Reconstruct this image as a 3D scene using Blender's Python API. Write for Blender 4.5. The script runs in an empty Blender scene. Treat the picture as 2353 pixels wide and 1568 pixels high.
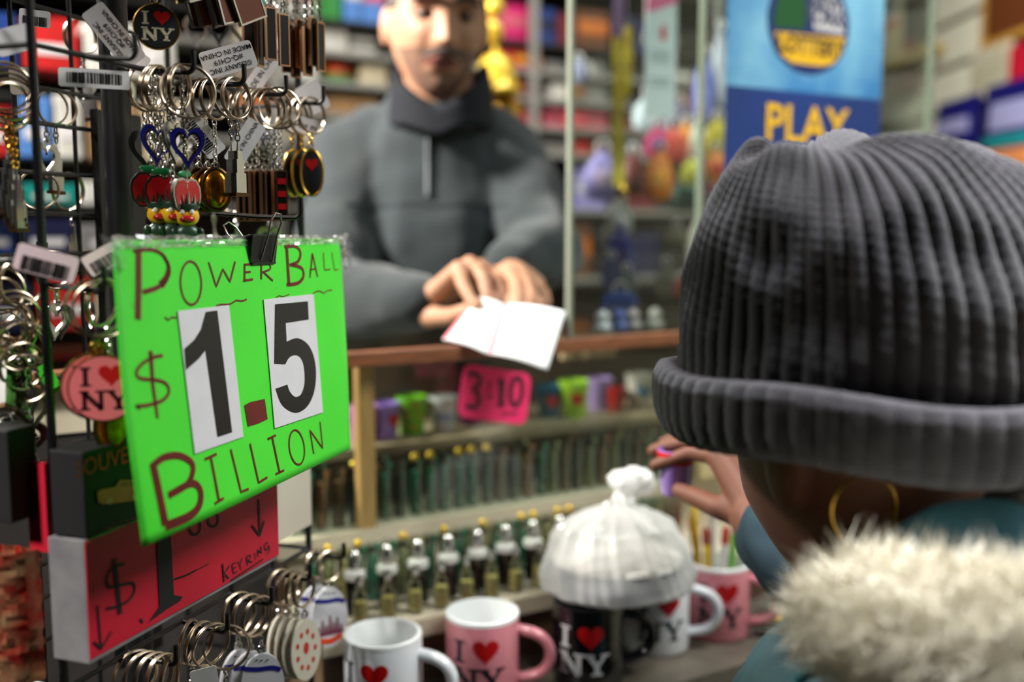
import bpy, bmesh, math, random
from mathutils import Vector, Matrix, Euler
from mathutils.bvhtree import BVHTree
random.seed(7)
R = math.radians
scene = bpy.context.scene
col = scene.collection
# ------------------------------------------------------------------ camera
F = 35 / 36 * 2353
PITCH = R(6.3)
CAM = Vector((0, 0, 1.22))
cd = bpy.data.cameras.new('camera'); cam = bpy.data.objects.new('camera', cd); col.objects.link(cam)
cam.location = CAM; cam.rotation_euler = (R(90) - PITCH, 0, 0)
cd.lens = 35; cd.sensor_width = 36; cd.clip_start = 0.05
cd.dof.use_dof = True; cd.dof.focus_distance = 0.80; cd.dof.aperture_fstop = 2.0
scene.camera = cam
# ------------------------------------------------------------------ world, lights, exposure
w = bpy.data.worlds.new('world'); scene.world = w; w.use_nodes = True
w.node_tree.nodes['Background'].inputs[0].default_value = (0.75, 0.85, 1, 1)
w.node_tree.nodes['Background'].inputs[1].default_value = 0.25
scene.view_settings.view_transform = 'Standard'; scene.view_settings.look = 'None'
scene.view_settings.gamma = 1; scene.view_settings.use_curve_mapping = False
scene.view_settings.exposure = 0.0
def area(name, loc, target, sx, sy, power, colr=(1, 1, 1), spread=180):
    l = bpy.data.lights.new(name, 'AREA'); l.shape = 'RECTANGLE'; l.size = sx; l.size_y = sy
    l.energy = power; l.color = colr; l.spread = R(spread)
    o = bpy.data.objects.new(name, l); col.objects.link(o); o.location = loc
    o.rotation_euler = (Vector(target) - Vector(loc)).to_track_quat('-Z', 'Y').to_euler()
    return o
area('ceiling_lamp_counter', (-1.2, 1.2, 2.05), (-0.1, 1.5, 1.4), 0.30, 0.2, 27, (1, 0.95, 0.88), 100)
area('ceiling_lamp_aisle', (1.0, 0.78, 2.2), (-0.15, 0.85, 0.98), 0.55, 0.5, 3.9, (0.97, 1, 0.98), 66)
area('ceiling_lamp_customer', (0.38, 0.66, 2.5), (0.36, 0.58, 1.0), 0.3, 0.2, 5.0, (0.97, 0.98, 1), 40)
area('poster_fill_light', (0.9, 1.05, 2.45), (0.47, 1.5, 1.35), 0.25, 0.15, 2.2, (0.95, 0.98, 1), 46)  # added fill to brighten the poster front, not a known fixture
area('ceiling_lamp_entrance', (-1.2, -0.3, 2.3), (-0.62, 0.7, 1.0), 0.2, 0.2, 4, (1, 0.97, 0.93), 36)
area('ceiling_lamp_stock', (0.2, 1.9, 2.5), (0.3, 2.7, 1.3), 1.6, 0.2, 13, (1, 0.98, 0.93), 140)
area('ceiling_lamp_side', (0.9, 2.3, 2.5), (1.35, 2.8, 1.6), 0.3, 1.0, 6, (1, 0.98, 0.93), 140)

# ------------------------------------------------------------------ helpers
def ray(px, py):
    d = Vector((0, math.cos(PITCH), -math.sin(PITCH)))
    up = Vector((0, math.sin(PITCH), math.cos(PITCH)))
    return d + Vector((1, 0, 0)) * ((px - 1176.5) / F) + up * ((784 - py) / F)
def at(px, py, d):                      # a point of the place: image direction and distance
    return CAM + ray(px, py) * d
def on_plane(px, py, p, n):
    r = ray(px, py); t = (Vector(p) - CAM).dot(n) / r.dot(n)
    return CAM + r * t

def lin(c): return tuple((x / 255 / 12.92) if x / 255 <= 0.04045 else ((x / 255 + 0.055) / 1.055) ** 2.4 for x in c) + (1,)
MATS = {}
def mat(name, c=(200, 200, 200), rough=0.5, metal=0.0, var=0.0, scale=40, bump=0.0, bscale=200, coat=0, sheen=0, emit=0, sss=0, c2=None, stretch=(1, 1, 1)):
    if name in MATS: return MATS[name]
    m = bpy.data.materials.new(name); m.use_nodes = True
    nt = m.node_tree; b = nt.nodes['Principled BSDF']
    b.inputs['Roughness'].default_value = rough; b.inputs['Metallic'].default_value = metal
    b.inputs['Coat Weight'].default_value = coat; b.inputs['Sheen Weight'].default_value = sheen
    base = lin(c)
    b.inputs['Base Color'].default_value = base
    if emit:
        b.inputs['Emission Color'].default_value = base; b.inputs['Emission Strength'].default_value = emit
    if sss:
        b.inputs['Subsurface Weight'].default_value = sss; b.inputs['Subsurface Radius'].default_value = (0.01, 0.004, 0.002)
    tc = nt.nodes.new('ShaderNodeTexCoord'); mp = nt.nodes.new('ShaderNodeMapping')
    mp.inputs['Scale'].default_value = stretch
    nt.links.new(tc.outputs['Object'], mp.inputs[0])
    if var or c2:
        n = nt.nodes.new('ShaderNodeTexNoise'); n.inputs['Scale'].default_value = scale; n.inputs['Detail'].default_value = 4
        nt.links.new(mp.outputs[0], n.inputs['Vector'])
        mx = nt.nodes.new('ShaderNodeMix'); mx.data_type = 'RGBA'
        o2 = lin(c2) if c2 else tuple(x * (1 - var) for x in base[:3]) + (1,)
        mx.inputs[6].default_value = base; mx.inputs[7].default_value = o2
        rp = nt.nodes.new('ShaderNodeMapRange'); rp.inputs[1].default_value = 0.35; rp.inputs[2].default_value = 0.65
        nt.links.new(n.outputs[0], rp.inputs[0]); nt.links.new(rp.outputs[0], mx.inputs[0])
        nt.links.new(mx.outputs[2], b.inputs['Base Color'])
    if bump:
        n2 = nt.nodes.new('ShaderNodeTexNoise'); n2.inputs['Scale'].default_value = bscale; n2.inputs['Detail'].default_value = 5
        nt.links.new(mp.outputs[0], n2.inputs['Vector'])
        bp = nt.nodes.new('ShaderNodeBump'); bp.inputs['Strength'].default_value = bump; bp.inputs['Distance'].default_value = 0.003
        nt.links.new(n2.outputs[0], bp.inputs['Height']); nt.links.new(bp.outputs[0], b.inputs['Normal'])
    MATS[name] = m
    return m
def glassy(name, tint=(235, 250, 240), gloss=0.12, rough=0.03, white=0.0, wcol=(240, 240, 240)):
    if name in MATS: return MATS[name]
    m = bpy.data.materials.new(name); m.use_nodes = True; nt = m.node_tree
    nt.nodes.remove(nt.nodes['Principled BSDF'])
    out = nt.nodes['Material Output']
    tr = nt.nodes.new('ShaderNodeBsdfTransparent'); tr.inputs[0].default_value = lin(tint)
    gl = nt.nodes.new('ShaderNodeBsdfGlossy'); gl.inputs['Roughness'].default_value = rough
    lw = nt.nodes.new('ShaderNodeLayerWeight'); lw.inputs[0].default_value = 0.3
    mr = nt.nodes.new('ShaderNodeMapRange'); mr.inputs[3].default_value = gloss * 0.4; mr.inputs[4].default_value = min(1, gloss * 5)
    nt.links.new(lw.outputs['Fresnel'], mr.inputs[0])
    mx = nt.nodes.new('ShaderNodeMixShader')
    nt.links.new(mr.outputs[0], mx.inputs[0]); nt.links.new(tr.outputs[0], mx.inputs[1]); nt.links.new(gl.outputs[0], mx.inputs[2])
    last = mx
    if white:
        df = nt.nodes.new('ShaderNodeBsdfDiffuse'); df.inputs[0].default_value = lin(wcol)
        tl = nt.nodes.new('ShaderNodeBsdfTranslucent'); tl.inputs[0].default_value = lin(wcol)
        m1 = nt.nodes.new('ShaderNodeMixShader'); m1.inputs[0].default_value = 0.4
        nt.links.new(df.outputs[0], m1.inputs[1]); nt.links.new(tl.outputs[0], m1.inputs[2])
        m2 = nt.nodes.new('ShaderNodeMixShader'); m2.inputs[0].default_value = white
        nt.links.new(mx.outputs[0], m2.inputs[1]); nt.links.new(m1.outputs[0], m2.inputs[2]); last = m2
    nt.links.new(last.outputs[0], out.inputs[0])
    MATS[name] = m
    return m

def lmat(o):
    m = Matrix.LocRotScale(o.location, o.rotation_euler, o.scale)
    return (lmat(o.parent) @ m) if o.parent else m
class MB:
    def __init__(s): s.v = []; s.f = []; s.mi = []
    def add(s, vs, fs, M=None, mi=0):
        k = len(s.v)
        s.v += [(M @ Vector(p)) if M else Vector(p) for p in vs]
        s.f += [tuple(i + k for i in f) for f in fs]; s.mi += [mi] * len(fs); return s
    def box(s, c, d, M=None, mi=0):
        x, y, z = c; a, b, e = d[0] / 2, d[1] / 2, d[2] / 2
        vs = [(x + i * a, y + j * b, z + k * e) for k in (-1, 1) for j in (-1, 1) for i in (-1, 1)]
        return s.add(vs, [(0, 2, 3, 1), (4, 5, 7, 6), (0, 1, 5, 4), (2, 6, 7, 3), (0, 4, 6, 2), (1, 3, 7, 5)], M, mi)
    def hexa(s, p, mi=0):               # 4 lower + 4 upper corners, counter-clockwise seen from above
        return s.add(p, [(3, 2, 1, 0), (4, 5, 6, 7), (0, 1, 5, 4), (1, 2, 6, 5), (2, 3, 7, 6), (3, 0, 4, 7)], None, mi)
    def tube(s, pts, r, n=8, closed=False, M=None, mi=0, sq=1.0, ref=None):
        pts = [Vector(p) for p in pts]; m = len(pts); vs = []; fs = []
        rs = r if isinstance(r, (list, tuple)) else [r] * m
        prev = None
        for i, p in enumerate(pts):
            if closed: t = pts[(i + 1) % m] - pts[i - 1]
            else: t = pts[min(i + 1, m - 1)] - pts[max(i - 1, 0)]
            t.normalize()
            if prev is None:
                a = Vector(ref) if ref else (Vector((0, 0, 1)) if abs(t.z) < 0.9 else Vector((1, 0, 0)))
                a = (a - t * a.dot(t)).normalized()
            else:
                a = (prev - t * prev.dot(t)).normalized()
            prev = a; b = t.cross(a)
            for k in range(n):
                g = 2 * math.pi * k / n
                vs.append(p + a * (math.cos(g) * rs[i]) + b * (math.sin(g) * rs[i] * sq))
        for i in range(m if closed else m - 1):
            j = (i + 1) % m
            for k in range(n):
                l = (k + 1) % n
                fs.append((i * n + k, i * n + l, j * n + l, j * n + k))
        if not closed: fs += [tuple(range(n - 1, -1, -1)), tuple(range((m - 1) * n, m * n))]
        return s.add(vs, fs, M, mi)
    def capsule(s, pts, rs, n=12):      # tube with rounded ends for remeshing
        s.tube(pts, rs, n)
        for p, r in ((pts[0], rs[0]), (pts[-1], rs[-1])): s.ball(p, (r, r, r), n, 8)
        return s
    def lathe(s, prof, n=24, M=None, mi=0, cap=True, wob=None):
        vs = []; fs = []; m = len(prof)
        for r, z in prof:
            for k in range(n):
                g = 2 * math.pi * k / n; q = r * (wob(g, z) if wob else 1)
                vs.append((q * math.cos(g), q * math.sin(g), z))
        for i in range(m - 1):
            for k in range(n):
                l = (k + 1) % n; fs.append((i * n + k, i * n + l, (i + 1) * n + l, (i + 1) * n + k))
        if cap: fs += [tuple(range(n - 1, -1, -1)), tuple(range((m - 1) * n, m * n))]
        return s.add(vs, fs, M, mi)
    def ball(s, c, r, nu=16, nv=10, M=None, mi=0):
        vs = [(c[0], c[1], c[2] - r[2])]; fs = []
        for i in range(1, nv):
            t = -math.pi / 2 + math.pi * i / nv
            for k in range(nu):
                g = 2 * math.pi * k / nu
                vs.append((c[0] + r[0] * math.cos(t) * math.cos(g), c[1] + r[1] * math.cos(t) * math.sin(g), c[2] + r[2] * math.sin(t)))
        vs.append((c[0], c[1], c[2] + r[2])); e = len(vs) - 1
        for k in range(nu):
            l = (k + 1) % nu
            fs.append((0, 1 + l, 1 + k)); fs.append((e, e - nu + k, e - nu + l))
            for i in range(nv - 2): fs.append((1 + i * nu + k, 1 + i * nu + l, 1 + (i + 1) * nu + l, 1 + (i + 1) * nu + k))
        return s.add(vs, fs, M, mi)
    def torus(s, Ra, r, nR=28, nr=6, M=None, mi=0, sx=1, sz=1):   # in the xz plane, axis y
        return s.tube([(Ra * sx * math.cos(2 * math.pi * i / nR), 0, Ra * sz * math.sin(2 * math.pi * i / nR)) for i in range(nR)], r, nr, True, M, mi, ref=(0, 1, 0))
    def prism(s, poly, y0, y1, M=None, mi=0):                      # outline in xz, thickness along y
        n = len(poly)
        vs = [(x, y0, z) for x, z in poly] + [(x, y1, z) for x, z in poly]
        fs = [tuple(range(n)), tuple(range(2 * n - 1, n - 1, -1))] + [(i, i + n, (i + 1) % n + n, (i + 1) % n) for i in range(n)]
        return s.add(vs, fs, M, mi)
    def frame(s, outer, inner, y0, y1, M=None, mi=0):
        n = len(outer)
        vs = [(x, y0, z) for x, z in outer] + [(x, y0, z) for x, z in inner] + [(x, y1, z) for x, z in outer] + [(x, y1, z) for x, z in inner]
        fs = []
        for i in range(n):
            j = (i + 1) % n
            fs += [(i, j, n + j, n + i), (2 * n + i, 3 * n + i, 3 * n + j, 2 * n + j), (i, 2 * n + i, 2 * n + j, j), (n + i, n + j, 3 * n + j, 3 * n + i)]
        return s.add(vs, fs, M, mi)
    def ribbon(s, pts, wd, warp, step=0.003, mi=0):                # flat pen stroke, round ends, on a surface
        P = []
        for a, b in zip(pts[:-1], pts[1:]):
            L = math.hypot(b[0] - a[0], b[1] - a[1]); k = max(1, int(L / step))
            P += [(a[0] + (b[0] - a[0]) * i / k, a[1] + (b[1] - a[1]) * i / k) for i in range(k)]
        P.append(tuple(pts[-1])); vs = []; m = len(P)
        ws = wd if isinstance(wd, (list, tuple)) else [wd, wd]
        for i, p in enumerate(P):
            q0 = P[max(i - 1, 0)]; q1 = P[min(i + 1, m - 1)]
            tx, tz = q1[0] - q0[0], q1[1] - q0[1]; L = math.hypot(tx, tz) or 1
            h = (ws[0] + (ws[-1] - ws[0]) * i / max(1, m - 1)) / 2
            vs += [warp(p[0] - tz / L * h, p[1] + tx / L * h), warp(p[0] + tz / L * h, p[1] - tx / L * h)]
        s.add(vs, [(2 * i, 2 * i + 1, 2 * i + 3, 2 * i + 2) for i in range(m - 1)], None, mi)
        return s
    def fan(s, poly, warp, rings=5, mi=0, c=None):                 # filled star-shaped outline on a surface
        n = len(poly); cx, cz = c or (sum(p[0] for p in poly) / n, sum(p[1] for p in poly) / n)
        vs = [warp(cx, cz)]; fs = []
        for k in range(1, rings + 1):
            t = k / rings
            vs += [warp(cx + (x - cx) * t, cz + (z - cz) * t) for x, z in poly]
        for i in range(n):
            j = (i + 1) % n; fs.append((0, 1 + i, 1 + j))
            for k in range(rings - 1): fs.append((1 + k * n + i, 1 + (k + 1) * n + i, 1 + (k + 1) * n + j, 1 + k * n + j))
        return s.add(vs, fs, None, mi)
    def mesh(s, name, mats, smooth=True, angle=40, inv=None):
        me = bpy.data.meshes.new(name)
        me.from_pydata([(inv @ p) if inv else p for p in s.v], [], s.f)
        for m in (mats if isinstance(mats, (list, tuple)) else [mats]): me.materials.append(m)
        if len(set(s.mi)) > 1: me.polygons.foreach_set('material_index', s.mi)
        bm = bmesh.new(); bm.from_mesh(me); bmesh.ops.recalc_face_normals(bm, faces=bm.faces); bm.to_mesh(me); bm.free()
        if smooth:
            me.polygons.foreach_set('use_smooth', [True] * len(me.polygons)); me.set_sharp_from_angle(angle=R(angle))
        return me
    def build(s, name, mats, parent=None, world=False, smooth=True, angle=40, bevel=0, kind=None):
        inv = lmat(parent).inverted() if (world and parent) else None
        o = bpy.data.objects.new(name, s.mesh(name, mats, smooth, angle, inv)); col.objects.link(o)
        if parent: o.parent = parent
        if bevel:
            b = o.modifiers.new('bevel', 'BEVEL'); b.width = bevel; b.segments = 2; b.limit_method = 'ANGLE'
        if kind: o['kind'] = kind
        return o
def tag(o, label, cat, group=None):
    o['label'] = label; o['category'] = cat
    if group: o['group'] = group
    return o
def thing(name, label, cat, loc=(0, 0, 0), rot=(0, 0, 0), group=None):
    o = bpy.data.objects.new(name, None); col.objects.link(o); o.empty_display_size = 0.02
    o.location = loc; o.rotation_euler = rot
    return tag(o, label, cat, group)
CACHE = {}
def part(name, key, fn, parent, loc=(0, 0, 0), rot=(0, 0, 0), scale=(1, 1, 1)):
    if key not in CACHE: CACHE[key] = fn()
    o = bpy.data.objects.new(name, CACHE[key]); col.objects.link(o); o.parent = parent
    o.location = loc; o.rotation_euler = rot; o.scale = scale
    return o
def struct(o, label=None):
    o['kind'] = 'structure'
    if label: o['label'] = label
    return o
def from_mods(mb, voxel, smooth=6, factor=0.5):
    me = mb.mesh('tmp', [], False)
    o = bpy.data.objects.new('tmp', me); col.objects.link(o)
    r = o.modifiers.new('r', 'REMESH'); r.mode = 'VOXEL'; r.voxel_size = voxel; r.use_smooth_shade = True
    if smooth:
        sm = o.modifiers.new('s', 'SMOOTH'); sm.factor = factor; sm.iterations = smooth
    dg = bpy.context.evaluated_depsgraph_get()
    out = bpy.data.meshes.new_from_object(o.evaluated_get(dg))
    bpy.data.objects.remove(o); bpy.data.meshes.remove(me)
    out.polygons.foreach_set('use_smooth', [True] * len(out.polygons))
    return out
def rebase(me, parent):
    me.transform(lmat(parent).inverted()); return me
def mesh_obj(name, me, mats, parent):
    me.materials.clear()
    for m in mats: me.materials.append(m)
    o = bpy.data.objects.new(name, me); col.objects.link(o); o.parent = parent
    return o
def text_mesh(s, size, m, bold=0.0):
    key = ('txt', s, size, m.name)
    if key in CACHE: return CACHE[key]
    c = bpy.data.curves.new('t', 'FONT'); c.body = s; c.size = size; c.align_x = 'CENTER'; c.align_y = 'CENTER'; c.offset = bold; c.resolution_u = 3
    o = bpy.data.objects.new('t', c); col.objects.link(o)
    me = bpy.data.meshes.new_from_object(o.evaluated_get(bpy.context.evaluated_depsgraph_get()))
    bpy.data.objects.remove(o); me.transform(Matrix.Rotation(R(90), 4, 'X')); me.materials.clear(); me.materials.append(m)
    CACHE[key] = me
    return me
def text(name, s, size, m, parent, loc, rot=(0, 0, 0), bold=0.0, sc=(1, 1, 1)):
    o = bpy.data.objects.new(name, text_mesh(s, size, m, bold)); col.objects.link(o); o.parent = parent
    o.location = loc; o.rotation_euler = rot; o.scale = sc
    return o
def heart(w, h, n=40):
    out = []
    for i in range(n):
        t = 2 * math.pi * i / n
        x = 16 * math.sin(t) ** 3; z = 13 * math.cos(t) - 5 * math.cos(2 * t) - 2 * math.cos(3 * t) - math.cos(4 * t)
        out.append((x / 32 * w, (z + 2.5) / 29 * h))
    return out
def ell(cx, cz, rx, rz, n=32, rot=0):
    c, s_ = math.cos(rot), math.sin(rot)
    return [(cx + rx * math.cos(2 * math.pi * i / n) * c - rz * math.sin(2 * math.pi * i / n) * s_, cz + rx * math.cos(2 * math.pi * i / n) * s_ + rz * math.sin(2 * math.pi * i / n) * c) for i in range(n)]
def rrect(w, h, r, n=4):
    out = []
    for cx, cz, a0 in ((w / 2 - r, h / 2 - r, 0), (-w / 2 + r, h / 2 - r, 90), (-w / 2 + r, -h / 2 + r, 180), (w / 2 - r, -h / 2 + r, 270)):
        out += [(cx + r * math.cos(R(a0 + 90 * i / n)), cz + r * math.sin(R(a0 + 90 * i / n))) for i in range(n + 1)]
    return out
def iny(size, warp):                     # letters I, N, Y with slab serifs plus the heart; size = overall width
    k = size; L = MB(); H = MB()
    def st(x0, z0, x1, z1, wd): L.ribbon([(x0 * k, z0 * k), (x1 * k, z1 * k)], wd * k, warp, step=0.02 * k)
    st(-.36, .48, -.36, .06, .10); st(-.47, .46, -.25, .46, .05); st(-.47, .08, -.25, .08, .05)
    st(-.40, -.06, -.40, -.44, .09); st(-.06, -.06, -.06, -.46, .09); st(-.42, -.06, -.05, -.46, .11)
    st(-.50, -.06, -.30, -.06, .05); st(-.17, -.06, .04, -.06, .05); st(-.50, -.44, -.29, -.44, .05)
    st(.13, -.06, .30, -.28, .10); st(.47, -.06, .30, -.28, .06); st(.30, -.26, .30, -.46, .10)
    st(.04, -.06, .24, -.06, .05); st(.37, -.06, .56, -.06, .05); st(.19, -.44, .41, -.44, .05)
    H.fan([(x + .17 * k, z + .27 * k) for x, z in heart(.52 * k, .48 * k)], warp, 8)
    return L, H
def flat(y): return lambda x, z: (x, y, z)

# common materials
M_black = mat('black_wire', (16, 16, 18), 0.35, 0.0)
M_silver = mat('silver', (205, 203, 198), 0.22, 1.0)
M_steel = mat('ring_steel', (196, 178, 155), 0.28, 1.0)
M_gold = mat('gold', (214, 168, 72), 0.25, 1.0)
M_copper = mat('copper_edge', (196, 150, 112), 0.3, 1.0)
M_white = mat('paper_white', (225, 222, 224), 0.6, var=0.05)
M_ink = mat('black_ink', (12, 12, 14), 0.5)
M_red = mat('heart_red', (190, 20, 22), 0.4)
M_glass = glassy('clear_glass', (247, 252, 249), 0.05)
M_thin = glassy('clear_tube', (246, 250, 247), 0.14)
# ------------------------------------------------------------------ the room
def slab(name, c, d, m):
    return struct(MB().box(c, d).build(name, m, smooth=False))
XR = 1.35
floor = slab('floor', (-0.4, 1.2, -0.02), (3.7, 5.0, 0.04), mat('floor_vinyl', (58, 53, 48), 0.4, var=0.3, scale=3))
ceiling = slab('ceiling', (-0.4, 1.2, 2.62), (3.7, 5.0, 0.04), mat('ceiling_tile', (96, 92, 86), 0.9, var=0.1))
slab('wall_back', (-0.4, 3.65, 1.3), (3.7, 0.05, 2.6), mat('wall_dark', (52, 48, 44), 0.8, var=0.3, scale=4))
slab('wall_left', (-2.2, 1.2, 1.3), (0.05, 4.9, 2.6), mat('wall_dark'))
slab('wall_front', (-0.4, -1.25, 1.3), (3.7, 0.05, 2.6), mat('wall_shop', (38, 36, 34), 0.8, var=0.3, scale=4))
wr = slab('wall_right', (XR + 0.045, 1.2, 1.3), (0.05, 4.9, 2.6), mat('wall_groove', (70, 72, 56), 0.8))
M_slat = mat('slatwall_cream', (214, 212, 190), 0.55, var=0.08, scale=8)
for i in range(18):                       # slat wall boards with grooves between
    z = 0.10 + i * 0.136
    o = MB().box((0, 0, 0), (0.018, 4.86, 0.118)).build('slat', M_slat, wr, smooth=False, bevel=0.003)
    o.location = (XR + 0.012, 1.2, z + 0.06)

# ------------------------------------------------------------------ counter frame: u along the counter, w away from the customer
P0 = Vector((-0.131, 1.01, 0)); U = Vector((math.cos(R(30)), math.sin(R(30)), 0)); W = Vector((-math.sin(R(30)), math.cos(R(30)), 0))
RZ = R(30)
def CP(s, v, z): return P0 + U * s + W * v + Vector((0, 0, z))
def on_v(px, py, v): return on_plane(px, py, P0 + W * v, W)
def cbox(mb, s0, s1, v0, v1, z0, z1, mi=0):
    return mb.hexa([CP(s0, v0, z0), CP(s1, v0, z0), CP(s1, v1, z0), CP(s0, v1, z0), CP(s0, v0, z1), CP(s1, v0, z1), CP(s1, v1, z1), CP(s0, v1, z1)], mi)
ZA, ZB, ZC, ZD, ZT = 0.94, 0.863, 0.783, 0.705, 1.075
M_wood = mat('rail_wood', (150, 92, 58), 0.45, var=0.4, scale=30, stretch=(1, 1, 6))
M_pine = mat('pine_post', (206, 156, 98), 0.5, var=0.25, scale=20, stretch=(5, 5, 0.6))
M_cab = mat('cabinet_brown', (96, 72, 52), 0.6, var=0.3, scale=10)
M_beige = mat('riser_beige', (208, 196, 170), 0.5, var=0.15, scale=14)
M_cream = mat('cream_panel', (204, 188, 140), 0.5, var=0.1, scale=14)
ctr = thing('display_counter', 'glass topped shop counter with stepped shelves and brown wooden rail', 'counter', CP(0.2, 0.3, 0), (0, 0, RZ))
def cpart(name, m, *a, bevel=0, smooth=False):
    return cbox(MB(), *a).build(name, m, ctr, True, smooth, bevel=bevel)
cpart('glass_top', M_glass, -1.3, 1.35, 0.15, 0.44, ZT - 0.009, ZT)
cpart('rail', M_wood, -1.3, 1.35, 0.136, 0.15, ZT - 0.012, ZT + 0.006, bevel=0.002)
cpart('front_pane', M_glass, -0.07, 0.66, 0.152, 0.157, ZB + 0.005, ZT - 0.012)
cpart('front_panel', mat('panel_dark', (46, 41, 38), 0.6, var=0.2), -1.3, -0.08, 0.155, 0.17, 0.0, ZT - 0.06)
cpart('fascia', M_beige, -1.3, -0.08, 0.152, 0.17, ZT - 0.06, ZT - 0.012)
cpart('shelf', mat('shelf_board', (150, 130, 104), 0.5, var=0.2), -0.07, 0.66, 0.255, 0.43, ZA - 0.012, ZA)
cpart('shelf', M_beige, -0.07, 0.7, 0.155, 0.262, ZB - 0.02, ZB)
cpart('shelf', M_beige, -0.055, 0.72, 0.05, 0.165, ZC - 0.02, ZC)
cpart('shelf', mat('tray_grey', (112, 104, 92), 0.35, var=0.4, scale=18), -0.05, 0.9, -0.09, 0.06, ZD - 0.02, ZD)
cpart('riser', M_cab, -0.06, 0.68, 0.262, 0.27, ZB - 0.02, ZA - 0.012)
cpart('riser', M_beige, -0.055, 0.7, 0.165, 0.172, ZC, ZB - 0.02)
cpart('riser', M_cab, -0.05, 0.72, 0.06, 0.066, ZD, ZC - 0.02)
cpart('back_panel', M_cab, -0.07, 1.35, 0.43, 0.445, 0.0, ZT - 0.01)
cpart('plinth', M_cab, -0.05, 0.9, -0.05, 0.43, 0.0, ZD - 0.02)
cpart('end_panel', M_cream, 0.545, 0.60, 0.14, 0.16, ZB + 0.002, ZT - 0.012)
cpart('side_panel', M_cab, 0.66, 1.35, 0.15, 0.17, 0.0, ZT - 0.012)
p = on_v(840, 1000, 0.165); s_ = (p - P0).dot(U)
cpart('wood_post', M_pine, s_ - 0.0105, s_ + 0.0105, 0.159, 0.177, ZB, ZT - 0.012, bevel=0.002)
s2 = (on_v(1350, 815, 0.3) - P0).dot(U)
cpart('inner_board', mat('inner_board', (196, 158, 122), 0.5, var=0.1), s2 - 0.05, s2 + 0.045, 0.29, 0.30, ZT - 0.045, ZT - 0.010)
s3 = (on_v(995, 840, 0.3) - P0).dot(U)
cpart('reflection_card', mat('maroon_reflection', (128, 50, 66), 0.5), s3 - 0.03, s3 + 0.03, 0.29, 0.291, ZT - 0.055, ZT - 0.010)  # thin maroon slab standing in for a reflection

# glass partition standing on the rail
PT = thing('glass_partition', 'tall clear glass screen with pale edges standing on the counter rail', 'screen', CP(0.6, 0.146, ZT), (0, 0, RZ))
sA = (on_v(1309, 500, 0.146) - P0).dot(U); sB = (on_v(1606, 500, 0.146) - P0).dot(U); sC = (on_v(2132, 300, 0.146) - P0).dot(U)
M_edge = mat('glass_edge', (128, 134, 118), 0.3)
zt = 2.3
for a, b in ((sA, sB), (sB, sC)):
    cbox(MB(), a + 0.003, b - 0.003, 0.143, 0.149, ZT + 0.006, zt).build('pane', M_glass, PT, True, False)
for a in (sA, sB, sC):
    cbox(MB(), a - 0.0026, a + 0.0026, 0.141, 0.151, ZT + 0.006, zt).build('edge_strip', M_edge, PT, True, False)

# ------------------------------------------------------------------ mugs
def mug_body():
    r, h = 0.041, 0.095
    return MB().lathe([(r - .004, 0), (r - .001, .002), (r, .005), (r, h - .003), (r - .0012, h), (r - .0035, h), (r - .0045, h - .003), (r - .0045, .008), (r - .008, .006)], 48).mesh('mug_body', [mat('ceramic')], True, 50)
def mug_lining():
    r, h = 0.0412, 0.0952
    return MB().lathe([(r, h - .0035), (r - .0006, h), (r - .0045, h + .0004), (r - .0055, h - .004), (r - .0055, .012), (0.001, .010)], 48, cap=False).mesh('mug_lining', [mat('white_glaze', (232, 234, 234), 0.2)], True, 60)
def mug_handle():
    pts = [(0.036 + 0.040 * math.sin(math.pi * i / 14) ** 0.8, 0, 0.076 - 0.056 * i / 14 + 0.006 * math.sin(2 * math.pi * i / 14)) for i in range(15)]
    return MB().tube(pts, [0.0062] * 15, 10, sq=1.25).mesh('mug_handle', [mat('ceramic')], True, 60)
def mug(px, py, v, hand, col_, ink, label, printrot, dark=False):
    p = on_v(px, py, v); s = (p - P0).dot(U)
    m = mat('ceramic_' + col_[0], col_[1], 0.18, coat=0.4)
    t = thing('souvenir_mug', label, 'mug', CP(s, v, ZD), (0, 0, hand), 'souvenir mugs on the low tray')
    def own(me):
        me2 = me.copy(); me2.materials.clear(); me2.materials.append(m); return me2
    mat('ceramic', (230, 230, 230))
    part('body', 'mugb' + col_[0], lambda: own(mug_body()), t)
    part('lining', 'mugl' + str(dark), (lambda: mug_lining()) if not dark else (lambda: own(mug_lining())), t)
    part('handle', 'mugh' + col_[0], lambda: own(mug_handle()), t)
    rr = 0.0413
    def warp(x, z):
        a = printrot + x / rr
        return (rr * math.cos(a), rr * math.sin(a), 0.048 + z)
    L, H = iny(0.058, warp)
    L.build('lettering', mat('mug_ink_' + ink[0], ink[1], 0.3), t); H.build('heart', mat('mug_heart', (196, 18, 22), 0.3), t)
    return t
INKD = ('dark', (20, 26, 34)); INKW = ('light', (214, 216, 220))
WHT = ('white', (228, 230, 234)); PNK = ('pink', (222, 138, 148)); BLK = ('black', (10, 10, 12))
mug(880, 1455, 0.0, R(-12), WHT, INKD, 'plain white mug with red heart beside the keyring rack', R(-98))
mug(1108, 1412, 0.0, R(-5), PNK, INKD, 'empty pink mug with white lining beside the black mug', R(-92))
mug(1352, 1400, -0.028, R(8), BLK, INKW, 'black mug with white letters under the tied plastic bag', R(-112), True)
mug(1508, 1372, 0.006, R(-8), WHT, INKD, 'white mug with big heart wedged between the black and pink mugs', R(-82))
pm = mug(1650, 1305, 0.0, R(-18), PNK, INKD, 'pink mug filled with slim colourful souvenir pens', R(-80))

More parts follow.
